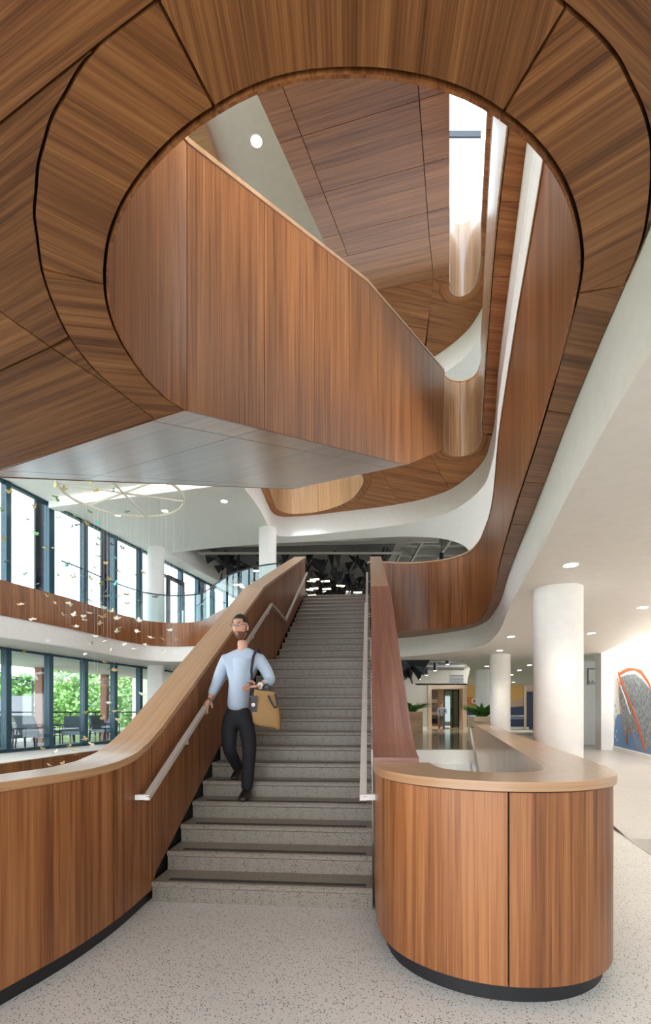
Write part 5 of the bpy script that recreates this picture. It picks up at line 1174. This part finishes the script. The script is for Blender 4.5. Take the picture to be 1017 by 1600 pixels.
def hand(m, wrist, dirv, sidev, curl, length=0.19, spread=0.010, thumb=1):
    """palm and five separate fingers; dirv points along the palm, sidev across it toward the thumb, curl bends toward n"""
    d = Vector(dirv).normalized(); s = Vector(sidev); s = (s-d*s.dot(d)).normalized(); n = d.cross(s)*thumb
    w = Vector(wrist); pl_ = length*0.48
    J, E_ = chain([(*w, .024, .022), (*(w+d*pl_*.5), .036, .017), (*(w+d*pl_), .038, .014)])
    to_mb(skin_mesh(J, E_, sub=1), m)
    for k, (off, ln) in enumerate(((0.030, .40), (0.011, .46), (-0.008, .43), (-0.027, .33))):
        b = w+d*pl_*0.9+s*off; l = length*ln; q = [b]; dd = d.copy()
        for i, f in enumerate((.42, .33, .25)):
            ang = curl*(0.5+0.5*i); dd = (d*math.cos(ang)+n*math.sin(ang)).normalized(); q.append(q[-1]+dd*l*f)
        J, E_ = chain([(*p, r) for p, r in zip(q, (.0095, .009, .008, .0065))]); to_mb(skin_mesh(J, E_, sub=1), m)
    b = w+d*pl_*.35+s*.026; q = [b, b+(d*.5+s*.85).normalized()*.034, b+(d*.5+s*.85).normalized()*.034+(d*.85+s*.35+n*.35).normalized()*.03, b+(d*.5+s*.85).normalized()*.034+(d*.85+s*.35+n*.35).normalized()*.055]
    J, E_ = chain([(*p, r) for p, r in zip(q, (.013, .011, .010, .008))]); to_mb(skin_mesh(J, E_, sub=1), m)
    return m

# ---- man walking down the stair
man = empty('person', (-0.83, 4.75, 0.61), 'man in a pale blue jumper and black trousers walking down the stair, hand on rail', 'person')
B = {'pel': (-.875, 4.80, 1.44, .09, .07), 'waist': (-.865, 4.80, 1.56, .10, .07), 'chest': (-.835, 4.80, 1.80, .115, .08), 'upper': (-.825, 4.805, 1.95, .085, .06), 'neck0': (-.82, 4.80, 2.06, .055, .055), 'neck1': (-.825, 4.785, 2.17, .052, .055),
     'shR': (-.985, 4.81, 1.97, .035), 'elR': (-1.075, 4.82, 1.755, .038), 'wrR': (-1.130, 4.70, 1.575, .026), 'shL': (-.655, 4.80, 1.97, .035), 'elL': (-.535, 4.77, 1.755, .038), 'wrL': (-.625, 4.57, 1.695, .026),
     'hipL': (-.80, 4.79, 1.37, .055), 'knL': (-.735, 4.68, 1.085, .042), 'anL': (-.765, 4.685, .70, .036), 'hipR': (-.945, 4.80, 1.37, .055), 'knR': (-.945, 4.74, 1.075, .042), 'anR': (-.895, 4.995, .865, .036)}
BE = [('pel', 'waist'), ('waist', 'chest'), ('chest', 'upper'), ('upper', 'neck0'), ('neck0', 'neck1'), ('upper', 'shR'), ('shR', 'elR'), ('elR', 'wrR'), ('upper', 'shL'), ('shL', 'elL'), ('elL', 'wrL'), ('pel', 'hipL'), ('hipL', 'knL'), ('knL', 'anL'), ('pel', 'hipR'), ('hipR', 'knR'), ('knR', 'anR')]
m = to_mb(skin_mesh(B, BE, 'pel'), MB())
HY = -0.35
_, hp = head_fn(-.838, 4.765, 2.285, HY, m=m)
for sx in (-1, 1):
    e = hp(sx*.075, .008, -.01); m.ell(e, (.012, .018, .032), 10, 8)
hand(m, (-1.134, 4.69, 1.568), (-.22, -.6, -.72), (.9, -.25, .1), 0.75, thumb=-1)
hand(m, (-.632, 4.56, 1.693), (-.92, -.25, -.12), (.05, -.5, .86), 0.5, thumb=-1)
body = m.build('body', M['skin'], man, weld=False, angle=70)
Sw = {k: B[k] for k in ('waist', 'chest', 'upper', 'shR', 'elR', 'shL', 'elL')}
Sw.update(hem=(-.872, 4.80, 1.43, .150, .118), waist=(-.865, 4.80, 1.57, .152, .115), chest=(-.835, 4.80, 1.82, .172, .125), upper=(-.825, 4.805, 1.985, .135, .10), col=(-.822, 4.80, 2.105, .070, .068), shR=(-.985, 4.81, 1.985, .078), shL=(-.655, 4.80, 1.985, .078), elR=(-1.078, 4.82, 1.755, .058), elL=(-.532, 4.77, 1.755, .060), cuR=(-1.122, 4.715, 1.60, .042), cuL=(-.600, 4.625, 1.705, .044))
SE = [('hem', 'waist'), ('waist', 'chest'), ('chest', 'upper'), ('upper', 'col'), ('upper', 'shR'), ('shR', 'elR'), ('elR', 'cuR'), ('upper', 'shL'), ('shL', 'elL'), ('elL', 'cuL')]
to_mb(skin_mesh(Sw, SE, 'chest'), MB()).build('jumper', M['sweater'], man, weld=False, angle=80)
Tr = {'top': (-.872, 4.80, 1.56, .130, .100), 'pel': (-.875, 4.80, 1.42, .145, .115), 'hipL': (-.79, 4.79, 1.35, .100), 'thL': (-.755, 4.73, 1.21, .088), 'knL': (-.735, 4.68, 1.085, .070), 'caL': (-.748, 4.69, .92, .066), 'anL': (-.765, 4.685, .665, .062), 'hipR': (-.955, 4.80, 1.35, .100), 'thR': (-.955, 4.77, 1.21, .088), 'knR': (-.945, 4.74, 1.075, .070), 'caR': (-.92, 4.87, .97, .062), 'anR': (-.897, 5.00, .85, .056)}
TE = [('top', 'pel'), ('pel', 'hipL'), ('hipL', 'thL'), ('thL', 'knL'), ('knL', 'caL'), ('caL', 'anL'), ('pel', 'hipR'), ('hipR', 'thR'), ('thR', 'knR'), ('knR', 'caR'), ('caR', 'anR')]
to_mb(skin_mesh(Tr, TE, 'pel'), MB()).build('trousers', M['trouser'], man, weld=False, angle=80)
for pts in ([(-.765, 4.745, .660, .056, .054), (-.768, 4.66, .660, .056, .052), (-.772, 4.57, .645, .054, .038), (-.775, 4.48, .632, .040, .024)], [(-.893, 5.005, .845, .040, .040), (-.905, 4.93, .82, .044, .040), (-.913, 4.85, .795, .042, .026), (-.915, 4.805, .782, .034, .018)]):
    J, E_ = chain(pts); to_mb(skin_mesh(J, E_), MB()).build('shoe', M['shoe'], man, weld=False, angle=80)
head_fn(-.838, 4.765, 2.285, HY, grow=1.075, cond=lambda p: (p.z > 0.52) or (p.y > 0.08 and p.z > -0.42) or (p.z > 0.30 and p.y > -0.55 and abs(p.x) > 0.6))[0].build('hair', M['hair'], man, angle=80)
head_fn(-.838, 4.765, 2.285, HY, grow=1.035, cond=lambda p: (p.z < -0.42 and p.y < -0.02 and not (abs(p.x) < 0.26 and -0.60 < p.z < -0.47)) or (p.z < -0.05 and -0.22 < p.y < -0.0))[0].build('beard', M['beard'], man, angle=80)
m = MB()
for sx in (-1, 1): m.ell(hp(sx*.030, -.084, .006), (.012, .008, .007), 10, 6)
m.build('eye', M['eye'], man)
m = MB()
for sx in (-1, 1): m.ell(hp(sx*.030, -.091, .006), (.005, .003, .005), 8, 5)
m.build('iris', M['iris'], man)
MB().ell(hp(0, -.094, -.062), (.021, .006, .006), 10, 6).build('mouth', M['lip'], man)
g_ = MB()
for sx in (-1, 1):
    g_.tube([hp(sx*.032+.021*math.cos(a), -.103, .004+.015*math.sin(a)) for a in [2*PI*k/14 for k in range(15)]], 0.0017, 5, caps=False)
    g_.tube([hp(sx*.053, -.101, .010), hp(sx*.076, -.05, .012), hp(sx*.078, .012, .008)], 0.0017, 5)
    g_.tube([hp(sx*.019, -.084-.008, .034), hp(sx*.045, -.082, .033)], 0.004, 5)
g_.tube([hp(-.011, -.104, .006), hp(.011, -.104, .006)], 0.0017, 5)
g_.build('glasses', M['strap'], man, weld=False)
MB().tube([(-.612, 4.59, 1.699), (-.620, 4.578, 1.697)], 0.034, 14).build('wristwatch', M['steel'], man)

# ---- bag hanging from his arm
bag = empty('shoulder_bag', (-.565, 4.52, 1.30), 'tan canvas shoulder bag with dark handles hanging at the man\'s side', 'bag')
bb_ = MB(); rows_ = []
prof = [(0.0, .90, .8), (.02, 1.0, 1.0), (.12, 1.03, 1.05), (.22, .93, .85), (.31, .80, .45), (.335, .76, .30)]
for z, kx, ky in prof:
    rows_.append([bb_.vert((-.565+.020*(1-z/.33)+(.130*kx)*math.copysign(abs(math.cos(a))**.5, math.cos(a)), 4.52+(.060*ky)*math.copysign(abs(math.sin(a))**.5, math.sin(a)), 1.31+z+0.03*math.cos(a)*(-1 if z < .1 else -.6))) for a in [2*PI*k/24 for k in range(24)]])
for i in range(len(rows_)-1):
    for j in range(24): k = (j+1) % 24; bb_.face((rows_[i][j], rows_[i][k], rows_[i+1][k], rows_[i+1][j]))
bb_.face(rows_[0][::-1]); bb_.face(rows_[-1])
bb_.build('bag_body', M['bagtan'], bag, weld=False, angle=60)
MB().tube([(-.53, 4.468, 1.60), (-.505, 4.455, 1.545), (-.47, 4.452, 1.49), (-.445, 4.452, 1.50), (-.450, 4.458, 1.56), (-.468, 4.475, 1.61)], 0.009, 8).build('handle', M['strap'], bag)
MB().tube([(-.60, 4.55, 1.64), (-.585, 4.56, 1.69), (-.555, 4.575, 1.715), (-.53, 4.57, 1.69), (-.52, 4.55, 1.63)], 0.009, 8).build('handle', M['strap'], bag)
MB().tube([(-.675, 4.515, 1.60), (-.695, 4.60, 1.70), (-.715, 4.655, 1.85), (-.70, 4.68, 1.98), (-.68, 4.735, 2.058), (-.67, 4.83, 2.068), (-.665, 4.915, 2.0)], 0.013, 8).build('strap', M['strap'], bag)
MB().prism([(-.69, 4.478), (-.655, 4.462), (-.635, 4.455), (-.64, 4.47), (-.69, 4.492)], 1.45, 1.60).build('side_pocket', M['strap'], bag, smooth=False)
MB().tube([(-.668, 4.46, 1.515), (-.664, 4.448, 1.515)], 0.018, 12).build('buckle', M['steel'], bag)

# ---- distant walker
wx, wy, wz = 6.5, 27.0, 0.37
wk = empty('person', (wx, wy, wz), 'distant walker in a grey top and patterned trousers before the far doorway', 'person')
WB = {'pel': (wx, wy, wz+.86, .10, .08), 'chest': (wx, wy, wz+1.2, .13, .09), 'neck': (wx, wy, wz+1.38, .045), 'head': (wx, wy-.01, wz+1.50, .07), 'top': (wx, wy, wz+1.60, .055), 'shR': (wx-.17, wy, wz+1.29, .045), 'elR': (wx-.24, wy-.02, wz+1.04, .035), 'wrR': (wx-.20, wy-.15, wz+.86, .025), 'fiR': (wx-.18, wy-.19, wz+.78, .02),
      'shL': (wx+.17, wy, wz+1.29, .045), 'elL': (wx+.25, wy-.03, wz+1.05, .035), 'wrL': (wx+.13, wy-.2, wz+1.0, .025), 'fiL': (wx+.06, wy-.23, wz+1.02, .02), 'hL': (wx+.08, wy, wz+.80, .075), 'kL': (wx+.09, wy-.10, wz+.45, .05), 'aL': (wx+.08, wy-.06, wz+.06, .035), 'tL': (wx+.08, wy-.2, wz+.03, .028), 'hR': (wx-.08, wy, wz+.80, .075), 'kR': (wx-.10, wy-.02, wz+.45, .05), 'aR': (wx-.12, wy+.18, wz+.12, .035), 'tR': (wx-.12, wy+.08, wz+.035, .028)}
WE = [('pel', 'chest'), ('chest', 'neck'), ('neck', 'head'), ('head', 'top'), ('chest', 'shR'), ('shR', 'elR'), ('elR', 'wrR'), ('wrR', 'fiR'), ('chest', 'shL'), ('shL', 'elL'), ('elL', 'wrL'), ('wrL', 'fiL'), ('pel', 'hL'), ('hL', 'kL'), ('kL', 'aL'), ('aL', 'tL'), ('pel', 'hR'), ('hR', 'kR'), ('kR', 'aR'), ('aR', 'tR')]
to_mb(skin_mesh(WB, WE, 'pel'), MB()).build('body', M['skin'], wk, weld=False, angle=80)
def sub_(names, edges, grow, mat, nm, root):
    J = {k: (*WB[k][:3], WB[k][3]+grow, (WB[k][4] if len(WB[k]) > 4 else WB[k][3])+grow) for k in names}
    to_mb(skin_mesh(J, edges, root), MB()).build(nm, M[mat], wk, weld=False, angle=80)
sub_(('pel', 'chest', 'shR', 'elR', 'wrR', 'shL', 'elL', 'wrL'), [('pel', 'chest'), ('chest', 'shR'), ('shR', 'elR'), ('elR', 'wrR'), ('chest', 'shL'), ('shL', 'elL'), ('elL', 'wrL')], 0.022, 'chambray', 'shirt', 'chest')
sub_(('pel', 'hL', 'kL', 'aL', 'hR', 'kR', 'aR'), [('pel', 'hL'), ('hL', 'kL'), ('kL', 'aL'), ('pel', 'hR'), ('hR', 'kR'), ('kR', 'aR')], 0.02, 'pattern', 'trousers', 'pel')
MB().ell((wx, wy+.012, wz+1.545), (.085, .088, .10), 14, 10, lambda p, q: q if (p.z > -0.1 or p.y > 0) else Vector((q.x*.6, q.y*.2, q.z*.6))).build('hair', M['beard'], wk)
